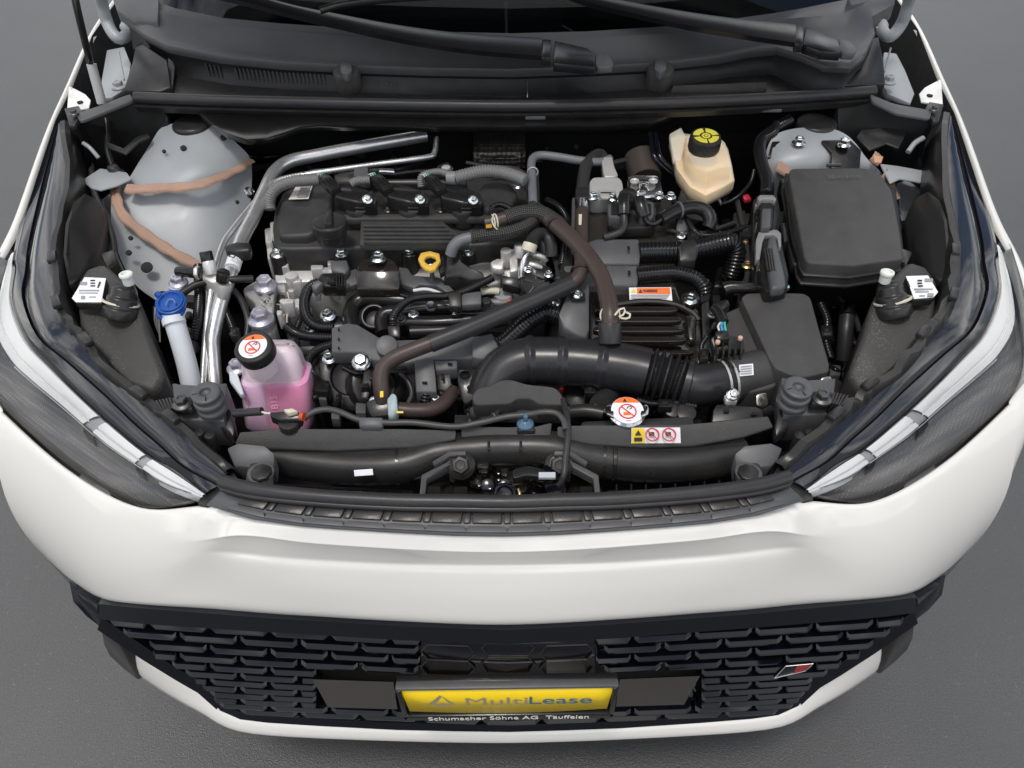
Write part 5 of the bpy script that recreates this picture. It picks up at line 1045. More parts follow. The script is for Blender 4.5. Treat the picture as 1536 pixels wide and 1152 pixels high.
# ------------------------------------------------------------------ long harness guide
hg = pm('harness_guide', [(497,491,.828),(520,484,.832),(536,486,.832),(568,505,.826),(580,510,.825),(640,508,.826),(740,502,.828),(748,510,.826),(746,536,.815),(690,538,.815),(640,540,.815),(610,546,.81),(560,540,.812),(545,528,.815),(497,528,.815)], .825, .025, PLG, CAR, .003, label='long grey plastic harness guide across the front of the engine')
for v in (494, 509, 522): mb = MB(); mb.box(P(508, v, .8315-(v-491)*.00035), (.002, .005, .002)); mb.build('slot', DRK, hg)
pm('guide_end', [(708,508,.838),(738,499,.842),(750,524,.830),(728,540,.820),(708,536,.824)], .83, .02, PLG, hg, .002)
pm('guide_leg', [(621,540,.822),(650,538,.824),(653,560,.812),(655,588,.798),(624,588,.798)], .815, .03, PLG, CAR, .002, label='vertical leg of the grey harness guide')
pm('guide_step', [(650,541,.820),(686,540,.820),(686,553,.813),(654,556,.812)], .815, .02, PLG, hg, .002)
for u, v, z in ((637,574,.808),(675,546,.820)): mb = MB(); mb.box(P(u, v, z), (.007, .003, .002)); mb.build('slot', DRK, hg)
pm('guide_tail', [(722,538,.815),(745,536,.815),(738,572,.795),(719,568,.798)], .81, .015, PLG, CAR, .002)
pm('relay_block', [(655,556,.805),(675,554,.806),(677,578,.795),(668,586,.79),(656,584,.79)], .80, .02, PLA, CAR, .001); pm('relay_slot', [(662,560),(666,560),(666,568),(662,568)], .808, .004, DRK, CAR, .0005)
cyl('grey_saddle', (580,518,.836), .016, .02, PLG, CAR, (.1, -.5, .8))
bolt(541,541,.812, .0095, ZNC, CAR, (0, -.4, .9)); pm('guide_lug', rounded([(528,528),(555,528),(556,548),(543,554),(530,546)], .3, 2), .805, .01, PLA, CAR, .003)
bolt(493,535,.80, .0075, ZNC, CAR, (0, -.2, 1)); pm('mount_plate', rounded([(443,522,.80),(470,518,.80),(495,524,.80),(490,532,.795),(460,532,.79),(444,530,.79)], .3, 2), .80, .008, PLA, CAR, .002)
tb('black_conduit', [(748,520,.83),(760,512,.833),(775,498,.838),(790,484,.842),(805,474,.846),(820,468,.848),(842,474,.845)], .0145, BLC, CAR, (.0058, .002), label='thick black corrugated conduit rising to the relay riser', n=18)
# ------------------------------------------------------------------ alternator / pulleys low left
al = cyl('alternator', (525,565,.765), .055, .11, PLS, CAR, (.15, -.6, .8), n=36, label='black round alternator body below the harness guide', prof=[(.06, -.12), (.06, -.02), (.052, -.004), (.03, .0), (.028, -.006), (.012, -.006)])
cyl('alternator_ring', (570,575,.76), .045, .05, PLA, CAR, (.5, -.5, .7), prof=[(.045, -.05), (.045, 0), (.03, .004), (.028, -.01), (.002, -.012)])
pm('alternator_plug', [(545,556,.80),(556,552,.80),(558,572,.792),(552,598,.78),(540,598,.78)], .79, .03, PLA, CAR, .003)
pm('plug_rib', [(541,575),(553,574),(553,580),(541,581)], .795, .02, PLS, CAR, .001)
pm('sensor_plug', [(466,548,.78),(480,546,.78),(480,578,.765),(468,580,.765)], .775, .03, PLS, CAR, .002)
for k in range(6): pm('side_fin', [(652,570+k*6),(690,566+k*6),(690,568+k*6),(652,572+k*6)], .74, .01, PLA, CAR, .0006)
pm('water_inlet', [(688,548,.775),(705,540,.78),(724,545,.78),(728,575,.765),(715,590,.755),(694,588,.755),(686,570,.765)], .77, .03, ALU, CAR, .005, label='cast aluminium outlet beside the black cover')
for u, v, r in ((697,561,.008),(705,580,.005)): cyl('hole', (u, v, .782), r, .004, DRK, CAR)
tb('black_conduit', [(640,588,.79),(638,605,.775),(642,622,.76),(645,640,.75)], .010, BLC, CAR, (.005, .0014)); tb('black_conduit', [(722,572,.79),(722,590,.78),(726,610,.77)], .006, BLC, CAR, (.004, .001))
# ------------------------------------------------------------------ brown coolant hoses
h1 = tb('coolant_hose', [(574,603,.80),(572,585,.815),(571,565,.828),(577,549,.838),(592,537,.846),(615,527,.852),(652,513,.86)], .0115, BRN, CAR, label='brown coolant hose bending down in front of the harness guide', n=18)
tb('hose_sleeve', [(645,516,.86),(700,494,.868),(760,468,.876),(820,442,.884),(858,426,.888)], .0130, RUB, h1, n=18)
tb('coolant_hose', [(850,429,.886),(866,418,.892),(872,400,.898),(872,375,.90),(872,340,.90),(873,318,.90)], .0112, BRN, CAR, label='brown coolant hose elbow beside the grey covers', n=18)
for u, v, z in ((866,405,.897),): ring(P(u+4, v, z), .0125, (0, .9, .3), PLA, CAR, .0022)
tb('steel_collar', [(873,317,.90),(873,301,.90)], .0108, STL, CAR); tb('heater_hose', [(873,303,.90),(874,280,.902),(876,262,.905),(880,247,.908),(888,238,.908),(900,232,.905),(908,245,.90)], .0112, RUB, CAR, n=16, label='black heater hose arching over to the firewall pipe')
pm('hose_bracket', [(863,280),(884,279),(885,295),(863,296)], .912, .02, PLA, CAR, .003)
decal('hose_mark', [(868,322,.9115),(873,322,.9115),(872,338,.9115),(868,338,.9115)], .91, CRM, CAR, .0005)
h2 = tb('bypass_hose', [(727,335,.905),(740,333,.906),(762,326,.91)], .0112, BRN, CAR, n=18, label='short brown hose stub with a cream clip')
tb('braided_sleeve', [(758,328,.909),(775,322,.912),(795,319,.914),(815,322,.914),(828,330,.912),(833,338,.911)], .0132, BRD, CAR, label='braided black sleeve over the bypass hose', n=20)
tb('bypass_hose', [(824,328,.912),(840,342,.910),(862,362,.908),(885,388,.906),(902,415,.902),(911,445,.896),(915,472,.888),(915,490,.876)], .0130, BRN, CAR, n=18, label='long brown hose running down to the intake pipe')
cyl('hose_cuff', (915,484,.88), .0165, .03, RUB, CAR, (0, .6, .8))
decal('hose_mark', [(729,338,.917),(737,337,.917),(738,342,.915),(729,343,.915)], .917, mat('mark_amber', (.45, .25, .02), .4), CAR, .0008)
for c, r, nrm in ((P(740,334,.906), .0125, (.9, .25, 0)), (P(744,333,.906), .0125, (.9, .25, 0)), (P(915,473,.888), .0138, (0, .7, -.5))): ring(c, r, nrm, CRM, CAR, .0014)
tb('clip_tang', [(741,321,.918),(738,330,.921),(742,341,.915),(746,344,.91)], .0012, CRM, CAR, n=6); tb('clip_tang', [(922,473,.90),(930,464,.905),(938,463,.905),(935,472,.90),(928,476,.898),(942,478,.898),(945,471,.90),(936,468,.90)], .0016, CRM, CAR, n=6)
tb('lower_hose', [(598,614,.79),(620,616,.788),(645,615,.786),(662,608,.784),(674,596,.782),(678,586,.78)], .0112, BRN, CAR, n=18, label='short brown hose beside the pale clip')
th = pm('thermostat', rounded([(548,604,.805),(560,598,.808),(585,598,.808),(590,622,.795),(556,626,.793)], .2, 2), .80, .03, PLS, CAR, .004, label='black hose junction with a pale blue clip')
pm('pale_clip', [(580,598,.812),(588,588,.816),(595,592,.815),(597,615,.803),(590,626,.797),(582,624,.799)], .81, .018, ICE, th, .003)
decal('hose_mark', [(570,587,.8275),(575,586.5,.8275),(575,596,.822),(570,596,.822)], .825, STY, CAR, .0006); decal('hose_mark', [(595,617,.8005),(605,617,.8005),(605,620,.799),(595,620,.799)], .8, STY, CAR, .0006)
# grey / braided thin hoses
tb('grey_hose', [(676,382,.872),(680,370,.885),(690,361,.893),(708,356,.897)], .0092, GRH, CAR, n=14, label='grey hose end curving down to the harness cover')
tb('braided_sleeve', [(707,356,.897),(730,353,.899),(760,349,.90),(785,341,.902),(800,332,.904),(806,322,.906)], .0105, BRD, CAR, n=18, label='braided sleeve over the thin grey hose')
tb('grey_hose', [(800,312,.908),(799,290,.912),(798,265,.915),(797,248,.917),(800,237,.918),(812,233,.918),(840,236,.916),(870,241,.912),(900,243,.908),(915,238,.905)], .0075, GRH, CAR, n=12, label='slim grey hose rising behind the engine and turning to the firewall')
tb('braided_sleeve', [(797,318,.907),(800,308,.908)], .0098, BRD, CAR, n=16); tb('braided_sleeve', [(806,308,.905),(820,318,.906),(838,328,.904),(850,342,.895)], .006, BRD, CAR, n=12)
ring(P(799,258,.916), .0088, (0, 1, 0), mat('grey_tie', (.4, .4, .4), .4), CAR, .0015); pm('hose_holder', [(790,255,.905),(808,253,.905),(810,300,.89),(790,302,.89)], .90, .015, PLA, CAR, .002)
tb('black_conduit', [(736,312,.905),(748,307,.908),(760,310,.908),(770,316,.906)], .005, BLC, CAR, (.003, .0008)); pm('conduit_clip', [(733,310),(742,308),(743,320),(734,322)], .912, .012, PLS, CAR, .001)
tb('hose_elbow', [(776,345,.88),(800,350,.882),(812,362,.876),(820,380,.86)], .009, RUB, CAR)
# ------------------------------------------------------------------ black moulded cover at the front
fc = pm('moulded_cover', rounded([(707,594,.815),(716,582,.82),(735,578,.825),(752,569,.83),(768,569,.83),(790,576,.828),(832,580,.826),(842,590,.82),(850,606,.81),(835,608,.81),(808,606,.812),(796,598,.816),(776,598,.816),(764,606,.812),(712,608,.81)], .25, 2), .82, .035, PLM, CAR, .006, seg=3, label='matte black moulded cover in front of the intake pipe')
pm('cover_skirt', [(703,612,.795),(712,606,.80),(765,606,.80),(800,604,.80),(845,606,.80),(855,618,.79),(850,626,.785),(705,624,.785)], .795, .015, PLM, fc, .004)
# wires along the crossmember
tb('sensor_cable', [(455,628,.845),(470,618,.848),(490,614,.85),(510,618,.85),(540,630,.846),(580,634,.845),(620,634,.845),(680,640,.842),(720,634,.845),(760,625,.848),(790,622,.85),(815,618,.85),(835,620,.85),(846,632,.848),(848,645,.845)], .0042, mat('cable_grey', (.055, .055, .055), .4), CAR, n=10, label='dark sensor cable strung along the crossmember')
pm('cable_clip', [(537,625,.852),(575,625,.852),(574,640,.846),(539,640,.846)], .85, .012, PLG, CAR, .003)
pc = pm('cable_plug', [(405,618,.86),(440,615,.862),(454,620,.86),(452,630,.856),(420,630,.856),(405,624,.858)], .86, .014, PLS, CAR, .002, label='small black cable plug in front of the coolant bottle')
tb('plug_seal', [(451,624,.86),(456,625,.86)], .006, mat('seal_red', (.5, .08, .03), .4), pc); tb('plug_tail', [(350,620,.85),(365,619,.852),(393,617,.858)], .0055, RUB, pc); tb('plug_wire', [(393,618,.858),(400,620,.858),(406,620,.858)], .0015, MATS['wire_white'], pc, n=6)
pm('plug_latch', [(425,614),(438,612),(446,616),(432,619)], .868, .008, CRM, pc, .001); cyl('plug_foot', (433,632,.85), .014, .012, PLA, pc)
bc = cyl('blue_clip', (788,630,.846), .009, .012, mat('clip_blue', (.08, .15, .22), .25), CAR, prof=[(.0115, -.009), (.0115, -.006), (.007, -.002), (.005, 0)], label='translucent blue cable clip'); pm('clip_hook', [(785,619),(792,619),(792,626),(785,626)], .855, .01, MATS['clip_blue'], bc, .002)
pm('clip_base', [(776,634),(802,634),(804,646),(775,646)], .838, .01, PLA, CAR, .003); pm('square_socket', [(682,622),(702,622),(702,636),(682,636)], .838, .012, PLA, CAR, .001); pm('socket_hole', [(684,625),(700,625),(700,634),(684,634)], .8395, .004, DRK, CAR, .0005)
# ------------------------------------------------------------------ washer filler
wf = tb('washer_filler', [(292,612,.74),(288,585,.77),(281,550,.80),(273,520,.825),(264,490,.85),(258,470,.865)], .0148, MLK, CAR, label='milky washer filler neck with a blue lid', n=20)
wl = cyl('lid', (255,452,.882), .0225, .008, BLU, wf, (.02, -.25, .97), n=32, bevel=.002); tb('lid_tab', [(242,446,.883),(236,441,.884)], .005, BLU, wf)
ring(P(256,464,.871), .0195, (.05, -.25, .97), BLU, wf, .0028); ring(P(255,452,.8835), .0175, (.02, -.25, .97), BLU, wf, .0013); tb('lid_icon', [(249,458,.885),(252,450,.886),(260,449,.886),(263,456,.885)], .0012, mat('blue_light', (.12, .22, .5), .3), wf, n=6)
tb('filler_collar', [(259,476,.862),(262,486,.855)], .0168, MLK, wf, n=20)
pm('washer_tank', [(225,585,.75),(262,570,.755),(300,590,.75),(295,620,.74),(240,612,.74)], .75, .05, MLK, CAR, .008)
tb('black_conduit', [(298,400,.84),(300,440,.83),(297,480,.82),(292,510,.80)], .009, BLC, CAR, (.004, .0012)); tb('black_conduit', [(246,438,.84),(243,455,.83),(240,475,.81)], .006, BLC, CAR, (.004, .0012))
for k in range(3): tb('bare_wires', [(235,450+k*6,.84),(232+k*3,480,.82),(240,505+k*4,.80)], .0013, MATS['wire_tan'] if k < 2 else MATS['wire_white'], CAR, n=6)
cyl('hose_tee', (290,520,.80), .011, .03, RUB, CAR, (.6, -.3, .6))
# ------------------------------------------------------------------ coolant bottle
top = [(372,540),(398,532),(425,522),(440,528),(447,545),(457,562),(458,580),(452,608),(440,620),(410,622),(362,616),(354,604),(357,580),(364,556)]
def bottle(pts_rows, name, m, parent, label=None, bevel=.0):
    mb = MB(); mb.grid([[P(*q) for q in r] for r in pts_rows], True); n = len(pts_rows[0]); mb.f.append(tuple(range(n))); k = len(mb.v); mb.f.append(tuple(range(k-n, k))); return mb.build(name, m, parent, bevel, label=label, ang=50)
def rr(x0, y0, x1, y1, z, c=.02, n=4):
    out = []
    for cx_, cy_, a0 in ((x1-c, y1-c, 0), (x0+c, y1-c, 90), (x0+c, y0+c, 180), (x1-c, y0+c, 270)):
        for k in range(n+1):
            a_ = math.radians(a0+90*k/n); out.append(Vector((cx_+c*math.cos(a_), cy_+c*math.sin(a_), z)))
    return out
def stack(rings, name, m, parent, label=None, sub=1):
    mb = MB(); mb.grid(rings, True); n = len(rings[0]); mb.f.append(tuple(range(n))); k = len(mb.v); mb.f.append(tuple(range(k-n, k))); o = mb.build(name, m, parent, 0, label=label, ang=180); md = o.modifiers.new('s', 'SUBSURF') if sub else None
    if md: md.levels = md.render_levels = 1
    else: o.data.set_sharp_from_angle(angle=.9)
    return o
x0, y0, x1, y1 = -.392, .358, -.297, .412
cbt = stack([rr(x0+.022, y0+.024, x1-.016, y1-.010, .850, .012), rr(x0+.012, y0+.018, x1-.009, y1-.005, .846, .014), rr(x0+.006, y0+.011, x1-.004, y1-.002, .834, .016), rr(x0+.004, y0+.009, x1-.003, y1, .824, .016), rr(x0+.002, y0+.006, x1-.002, y1, .800, .016), rr(x0-.001, y0+.001, x1+.004, y1+.002, .797, .014), rr(x0-.002, y0-.000, x1+.005, y1+.002, .790, .014), rr(x0-.002, y0-.028, x1+.005, y1, .735, .014), rr(x0+.006, y0-.022, x1-.004, y1-.01, .715, .016)], 'coolant_bottle', SHL, CAR, 'translucent coolant bottle half full of pink coolant', sub=0)
stack([rr(x0+.034, y0+.0028, x1+.0025, y1-.004, .7955, .012), rr(x0+.034, y0-.0255, x1+.0025, y1-.004, .736, .012), rr(x0+.036, y0-.018, x1-.006, y1-.014, .717, .012)], 'coolant', PNK, cbt, sub=0)
stack([rr(x0+.001, y0+.0028, x0+.0335, y1-.004, .7955, .008), rr(x0+.001, y0-.0255, x0+.0335, y1-.004, .736, .008), rr(x0+.009, y0-.018, x0+.0335, y1-.014, .717, .008)], 'coolant_pale', PKL, cbt, sub=0)
stack([rr(x0+.028, y0+.028, x1-.020, y1-.012, .846, .008), rr(x0+.012, y0+.014, x1-.010, y1-.006, .832, .014), rr(x0+.008, y0+.006, x1-.006, y1-.004, .798, .014)], 'scatter_fill', mat('milky_lilac', (.86, .74, .84), .4), cbt, sub=0)  # pale block added; its colour stands for light scattered by the walls
text('level_mark', 'B15', Vector((-.338, y0-.0145, .766)), (0, .45, .89), (-1, 0, 0), .010, mat('emboss_pink', (.90, .50, .75), .35), cbt, lift=.0)
cyl('bottle_neck', (383,531,.868), .021, .035, SHL, cbt, (-.12, -.1, 1))
cap = cyl('bottle_cap', (379,519,.884), .027, .018, PLA, cbt, (-.10, -.22, .97), prof=[(.0255, -.022), (.0268, -.020), (.027, -.003), (.0255, -.0005), (.0205, -.0005), (.020, -.0015), (.001, -.0015)], n=48)
NRM = Vector((-.10, -.22, .97)).normalized()
def warn_disc(c, nrm, r, parent):
    mb = MB(); mb.lathe(c, nrm, [(r, 0), (r, .0008)], 40); mb.build('warning_disc', STW, parent)
    n_ = Vector(nrm).normalized(); x_ = Vector((1, 0, 0)); x_ = (x_-n_*x_.dot(n_)).normalized(); y_ = n_.cross(x_)
    arc = [c+n_*.0012+(x_*math.cos(math.radians(a_))+y_*math.sin(math.radians(a_)))*r*.98 for a_ in range(35, 146, 10)]
    mb = MB(); mb.prism(arc, [p-n_*.0004 for p in arc]); mb.build('orange_band', STO, parent)
    t = [c+n_*.0018+y_*r*k[1]+x_*r*k[0] for k in ((-.22, .62), (.02, .62), (-.10, .86))]; mb = MB(); mb.prism(t, [p-n_*.0003 for p in t]); mb.build('print', INK, parent)
    ring(c+n_*.0012-y_*r*.10, r*.52, n_, RED, parent, r*.045)
    mb = MB(); mb.tube([c+n_*.0014-y_*r*.10+(-x_+y_)*r*.36, c+n_*.0014-y_*r*.10+(x_-y_)*r*.36], r*.045, 4); mb.build('print_bar', RED, parent)
    rm = Matrix((x_, y_, n_)).transposed(); mb = MB(); mb.box(c+n_*.0011-y_*r*.28-x_*r*.06, (r*.42, r*.22, .0006), rm); mb.build('print', STO, parent)
    pp = [c+n_*.0014+x_*r*a_+y_*r*b_ for a_, b_ in ((-.02, .12), (.08, .26), (.22, .28), (.30, .16), (.14, .06))]; mb = MB(); mb.tube(pp, r*.03, 4); mb.build('print', INK, parent)
    mb = MB(); mb.box(c+n_*.0011-y_*r*.80, (r*.3, r*.05, .0004), rm); mb.build('print', MATS['ink_grey'], parent)
warn_disc(P(379,519,.884)-NRM*.0012, NRM, .0200, cbt)
bolt(354,548,.80, .010, VIO, CAR); pm('bottle_bracket', [(343,556,.81),(356,560,.81),(366,590,.80),(360,592,.80),(344,570,.805)], .805, .01, MLK, cbt, .002)
# ------------------------------------------------------------------ brake fluid reservoir
bz = .955
shp = [(1012,196),(1020,190),(1085,200),(1100,232),(1103,262),(1095,275),(1062,290),(1050,288),(1022,265),(1010,215)]
b0 = [P(a_, b_, .93) for a_, b_ in [(1013,198),(1028,192),(1075,194),(1092,208),(1098,232),(1102,255),(1080,262),(1058,270),(1036,258),(1020,240)]]
def lv(pts, z, k=1., d=(0, 0)):
    c = sum(pts, Vector())/len(pts); return [Vector((c.x+(p.x-c.x)*k+d[0], c.y+(p.y-c.y)*k+d[1], z)) for p in pts]
up0 = [P(a_, b_, .948) for a_, b_ in [(1028,203),(1040,198),(1075,200),(1089,213),(1096,236),(1098,246),(1078,250),(1062,257),(1044,249),(1030,232)]]
bq_ = [P(a_, b_, .925) for a_, b_ in [(1006,200),(1022,191),(1082,198),(1094,215),(1100,240),(1104,262),(1082,274),(1060,285),(1036,272),(1016,245)]]
br = stack([lv(up0, .949, .90), lv(up0, .946, .97), lv(up0, .942, 1.), lv(up0, .920, 1.02), lv(up0, .917, 1.05), lv(bq_, .9145, .99), lv(bq_, .911, 1.), lv(bq_, .898, 1.), lv(bq_, .886, .92), lv(bq_, .878, .6)], 'brake_reservoir', SHB, CAR, 'cream translucent brake fluid reservoir with a black and yellow cap', sub=0)
stack([lv(bq_, .9125, .965), lv(bq_, .899, .97), lv(bq_, .888, .90), lv(bq_, .881, .6)], 'brake_fluid', BRF, br, sub=0)
stack([lv(up0, .929, .97), lv(up0, .915, .985)], 'brake_fluid', BRF, br, sub=0)
pm('reservoir_tab', [(1004,200,.935),(1022,190,.938),(1030,205,.935),(1022,240,.92),(1010,238,.92)], .93, .012, SHB, br, .003)
cp_ = P(1059,204,.977); CN = Vector((0, -.12, .99)).normalized(); bc_ = MB(); bc_.lathe(cp_, CN, [(.0255, -.026), (.0262, -.024), (.0265, -.004), (.0245, 0), (.0238, 0), (.001, .0003)], 48); bcap = bc_.build('brake_cap', PLA, br, .0)
for k in range(36):
    a_ = k*math.pi/18; x_ = CN.orthogonal().normalized(); y_ = CN.cross(x_); c = cp_-CN*.013+(x_*math.cos(a_)+y_*math.sin(a_))*.0263
    if c.y < cp_.y+.006: mb = MB(); mb.tube([c-CN*.009, c+CN*.008], .0011, 4); mb.build('cap_ridge', PLA, br)
CY = mat('cap_yellow', (.60, .55, .06), .45)
def wedge(a0, a1, r0, r1, m_):
    x_ = Vector((1, 0, 0)); y_ = CN.cross(x_); x_ = y_.cross(CN); pp = [cp_+CN*.0009+(x_*math.cos(math.radians(a_))+y_*math.sin(math.radians(a_)))*r for r, rng in ((r1, (a0, a1)), (r0, (a1, a0))) for a_ in [rng[0]+(rng[1]-rng[0])*k/8 for k in range(9)]]
    mb = MB(); mb.prism(pp, [p-CN*.0006 for p in pp]); mb.build('cap_print', m_, br)
for a0 in (98, 192, 278, 8): wedge(a0, a0+76, .0105, .0215, CY)
wedge(0, 179.9, .004, .0075, CY); wedge(180, 359.9, .004, .0075, CY)
cyl('cap_centre', cp_+CN*.0012, .0028, .0008, CY, br)
cyl('master_cylinder', (1045,290,.875), .03, .05, ALG, CAR, (.1, -.2, 1), prof=[(.02, -.06), (.028, -.02), (.028, 0)])
pm('cylinder_base', [(1022,280,.875),(1060,296,.87),(1060,312,.862),(1030,305,.865)], .87, .03, SIL, CAR, .004)
tb('brake_wire', [(1131,255,.90),(1125,275,.89),(1110,292,.885),(1095,302,.88),(1082,306,.875)], .0035, BLC, CAR, (.003, .0006)); tb('brake_wire', [(1082,306,.875),(1078,298,.876),(1076,293,.878)], .0022, MATS['wire_white'], CAR, n=6); cyl('wire_plug', (1076,292,.882), .008, .02, PLS, CAR, (.3, -.3, .8))
for d in (0, 8): tb('brake_pipe', [(975+d,200,.94),(982+d,235,.92),(1000+d,255,.90),(1018+d,268,.885)], .0042, GLB, CAR, n=10)
tb('servo_body', [(960,235,.90),(968,270,.88)], .03, mat('servo_brown', (.05, .04, .035), .4), CAR)
# ------------------------------------------------------------------ radiator cap
rcn = Vector((0, -.15, .98)).normalized(); rcp = P(941,616,.848)
rc = MB(); rc.lathe(rcp, rcn, [(.019, -.014), (.024, -.008), (.0245, -.003), (.022, 0), (.001, 0)], 40); rc = rc.build('radiator_cap', STL, CAR, .0, label='polished metal radiator cap with a warning disc')
for s in (-1, 1):
    q = [(941+s*18, 609), (941+s*29, 605), (941+s*33, 612), (941+s*32, 620), (941+s*20, 626)]; pm('cap_ear', [(a_, b_) for a_, b_ in q], .849, .005, STL, rc, .002)
warn_disc(rcp+rcn*.0004, rcn, .0215, rc)
cyl('radiator_neck', (942,630,.82), .022, .03, PLA, CAR); pm('radiator_tank', [(870,630,.815),(1040,622,.818),(1045,645,.81),(870,650,.808)], .812, .03, PLA, CAR, .006)
pm('red_tag', [(838,576,.79),(846,576,.79),(846,583,.787),(839,584,.787)], .798, .01, mat('tag_red', (.30, .012, .01), .4), CAR, .002)
cyl('horn', (868,592,.775), .032, .02, PLS, CAR, (0, -.4, .9), prof=[(.03, -.02), (.032, 0), (.025, .002), (.02, -.006), (.004, -.004)]); ring(P(868,592,.776), .031, (0, -.4, .9), mat('horn_rim', (.22, .2, .17), .35, metal=1), CAR, .002)
for k, (u, v) in enumerate(((905,606),(1030,618),(1010,612))): cyl('grommet', (u, v, .80), .014, .02, PLA, CAR, (0, -.3, .9))
tb('radiator_hose', [(855,618,.81),(880,616,.815),(905,620,.815)], .0095, PLA, CAR); tb('radiator_hose', [(900,608,.80),(915,590,.78),(925,575,.76)], .016, RUB, CAR)
# ------------------------------------------------------------------ intake pipe
ip = [(735,600,.775),(742,578,.79),(757,556,.805),(785,543,.815),(820,541,.818),(870,543,.82),(920,549,.82),(960,556,.818),(1000,566,.815),(1040,577,.812),(1070,575,.812),(1100,570,.812)]
path = smooth_path([P(*q) for q in ip], .0014); L = len(path); rad = []
marks = []
def nearest(u, v, z):
    q = P(u, v, z); return min(range(L), key=lambda i: (path[i]-q).length)
i0, i1 = nearest(972,559,.817), nearest(1025,573,.813)
rbase = .0355
for i in range(L):
    r = rbase
    if i0 <= i <= i1: r = rbase*.93+.0055*math.cos((i-i0)/(i1-i0)*2*math.pi*5+math.pi)
    if i > i1+6: r = rbase*.86
    for (u, v, z) in ((797,542,.8155),(846,542,.819),(905,547,.82)):
        d = abs(i-nearest(u, v, z));
        if d < 5: r += .0035*(1-d/5)
    rad.append(r)
mb = MB(); mb.tube(path, rad, 32); intake = mb.build('intake_pipe', mat('intake_rubber', (.020, .020, .022), .27, nscale=900, bump=.04, var=.12, dust=.1), CAR, label='large black intake pipe with a ribbed bellows', ang=70)
kc = nearest(1083,573,.812); dirn = (path[kc+1]-path[kc-1]).normalized()
for off in (0, .011): ring(path[kc]+dirn*off, .0322, dirn, SIL, intake, .0017)
pm('clamp_screw', [(1086,592,.835),(1100,588,.838),(1108,594,.835),(1106,602,.832),(1090,602,.832)], .835, .01, SIL, intake, .002); bolt(1100,591,.842, .006, STL, intake, (0, -.5, .85))
# ------------------------------------------------------------------ air filter box
ab = pm('air_filter_box', rounded([(1112,446,.872),(1120,439,.875),(1205,439,.875),(1216,446,.872),(1228,490,.860),(1244,545,.846),(1244,558,.842),(1205,566,.842),(1185,562,.845),(1163,552,.848),(1155,540,.850),(1118,460,.868)], .2, 2), .86, .09, PLM, CAR, .008, seg=3, taper=1.04, label='matte black air filter box with a sloped lid')
pm('box_shoulder', rounded([(1085,470,.845),(1118,455,.855),(1150,540,.835),(1170,556,.83),(1165,580,.82),(1120,590,.815),(1085,560,.82),(1072,510,.83)], .2, 2), .84, .07, PLM, ab, .010, seg=3)
pm('box_base', [(1075,560,.80),(1150,585,.795),(1250,560,.80),(1268,575,.79),(1262,600,.78),(1150,620,.775),(1080,600,.785)], .79, .10, PLA, ab, .004)
tb('box_neck', [(1090,571,.812),(1110,566,.812),(1150,556,.815),(1175,550,.815)], .0335, PLM, ab, n=28)
decal('sticker', [(1108,548,.8445),(1129,546,.8445),(1130,563,.837),(1109,565,.837)], .84, STW, ab, .0012)
for k in range(4): decal('print', [(1110,550+k*3.6,.8443-k*.0016),(1127,548.6+k*3.6,.8443-k*.0016),(1127,550+k*3.6,.8436-k*.0016),(1110,551.5+k*3.6,.8436-k*.0016)], .84, MATS['ink_grey'], ab, .0022)
mf = pm('flow_sensor', [(1066,508,.858),(1075,500,.862),(1100,503,.860),(1116,506,.858),(1118,524,.848),(1072,526,.848)], .855, .02, PLA, CAR, .002, label='black air flow sensor on the filter box neck')
for k in range(5): pm('sensor_fin', [(1074+k*9,514),(1077+k*9,514),(1078+k*9,530),(1075+k*9,530)], .858, .02, PLA, mf, .0006)
pm('sensor_plug', [(1072,496,.872),(1092,494,.872),(1096,506,.868),(1076,510,.866)], .87, .016, PLS, mf, .003)
for u, v in ((1077,511),(1111,505)): cyl('copper_pin', (u, v, .868), .0035, .006, mat('copper_pin', (.65, .38, .28), .4), mf)
for k, (m_, du) in enumerate(((mat('wire_blue', (.08, .3, .6), .4), 0), (MATS['wire_green'], 5), (MATS['wire_white'], -5))): tb('wire', [(1084+du,496,.872),(1082+du,489,.874),(1085+du*.5,482,.872)], .0016, m_, CAR, n=6)
tb('sensor_conduit', [(1085,484,.872),(1080,472,.874),(1072,462,.874)], .008, PLS, CAR); pm('sensor_cap', [(1070,452,.88),(1092,448,.882),(1096,456,.88),(1080,468,.875)], .878, .015, PLS, CAR, .003)
for u, v in ((1143,600),(1240,575)):
    pm('spring_clip', rounded([(u-9,v-9,.835),(u+8,v-12,.835),(u+10,v+6,.825),(u+2,v+12,.82),(u-8,v+8,.825)], .25, 2), .83, .006, mat('clip_metal', (.55, .52, .42), .25, metal=1), ab, .002)
pm('filter_tray', [(1075,606,.828),(1135,610,.826),(1146,615,.825),(1145,628,.82),(1068,634,.818),(1070,615,.825)], .825, .02, PLA, CAR, .002); 
for u, v in ((1090,616),(1132,620)): pm('tray_slot', [(u-4,v-2),(u+4,v-2),(u+4,v+2),(u-4,v+2)], .8275, .002, DRK, CAR, .0004)
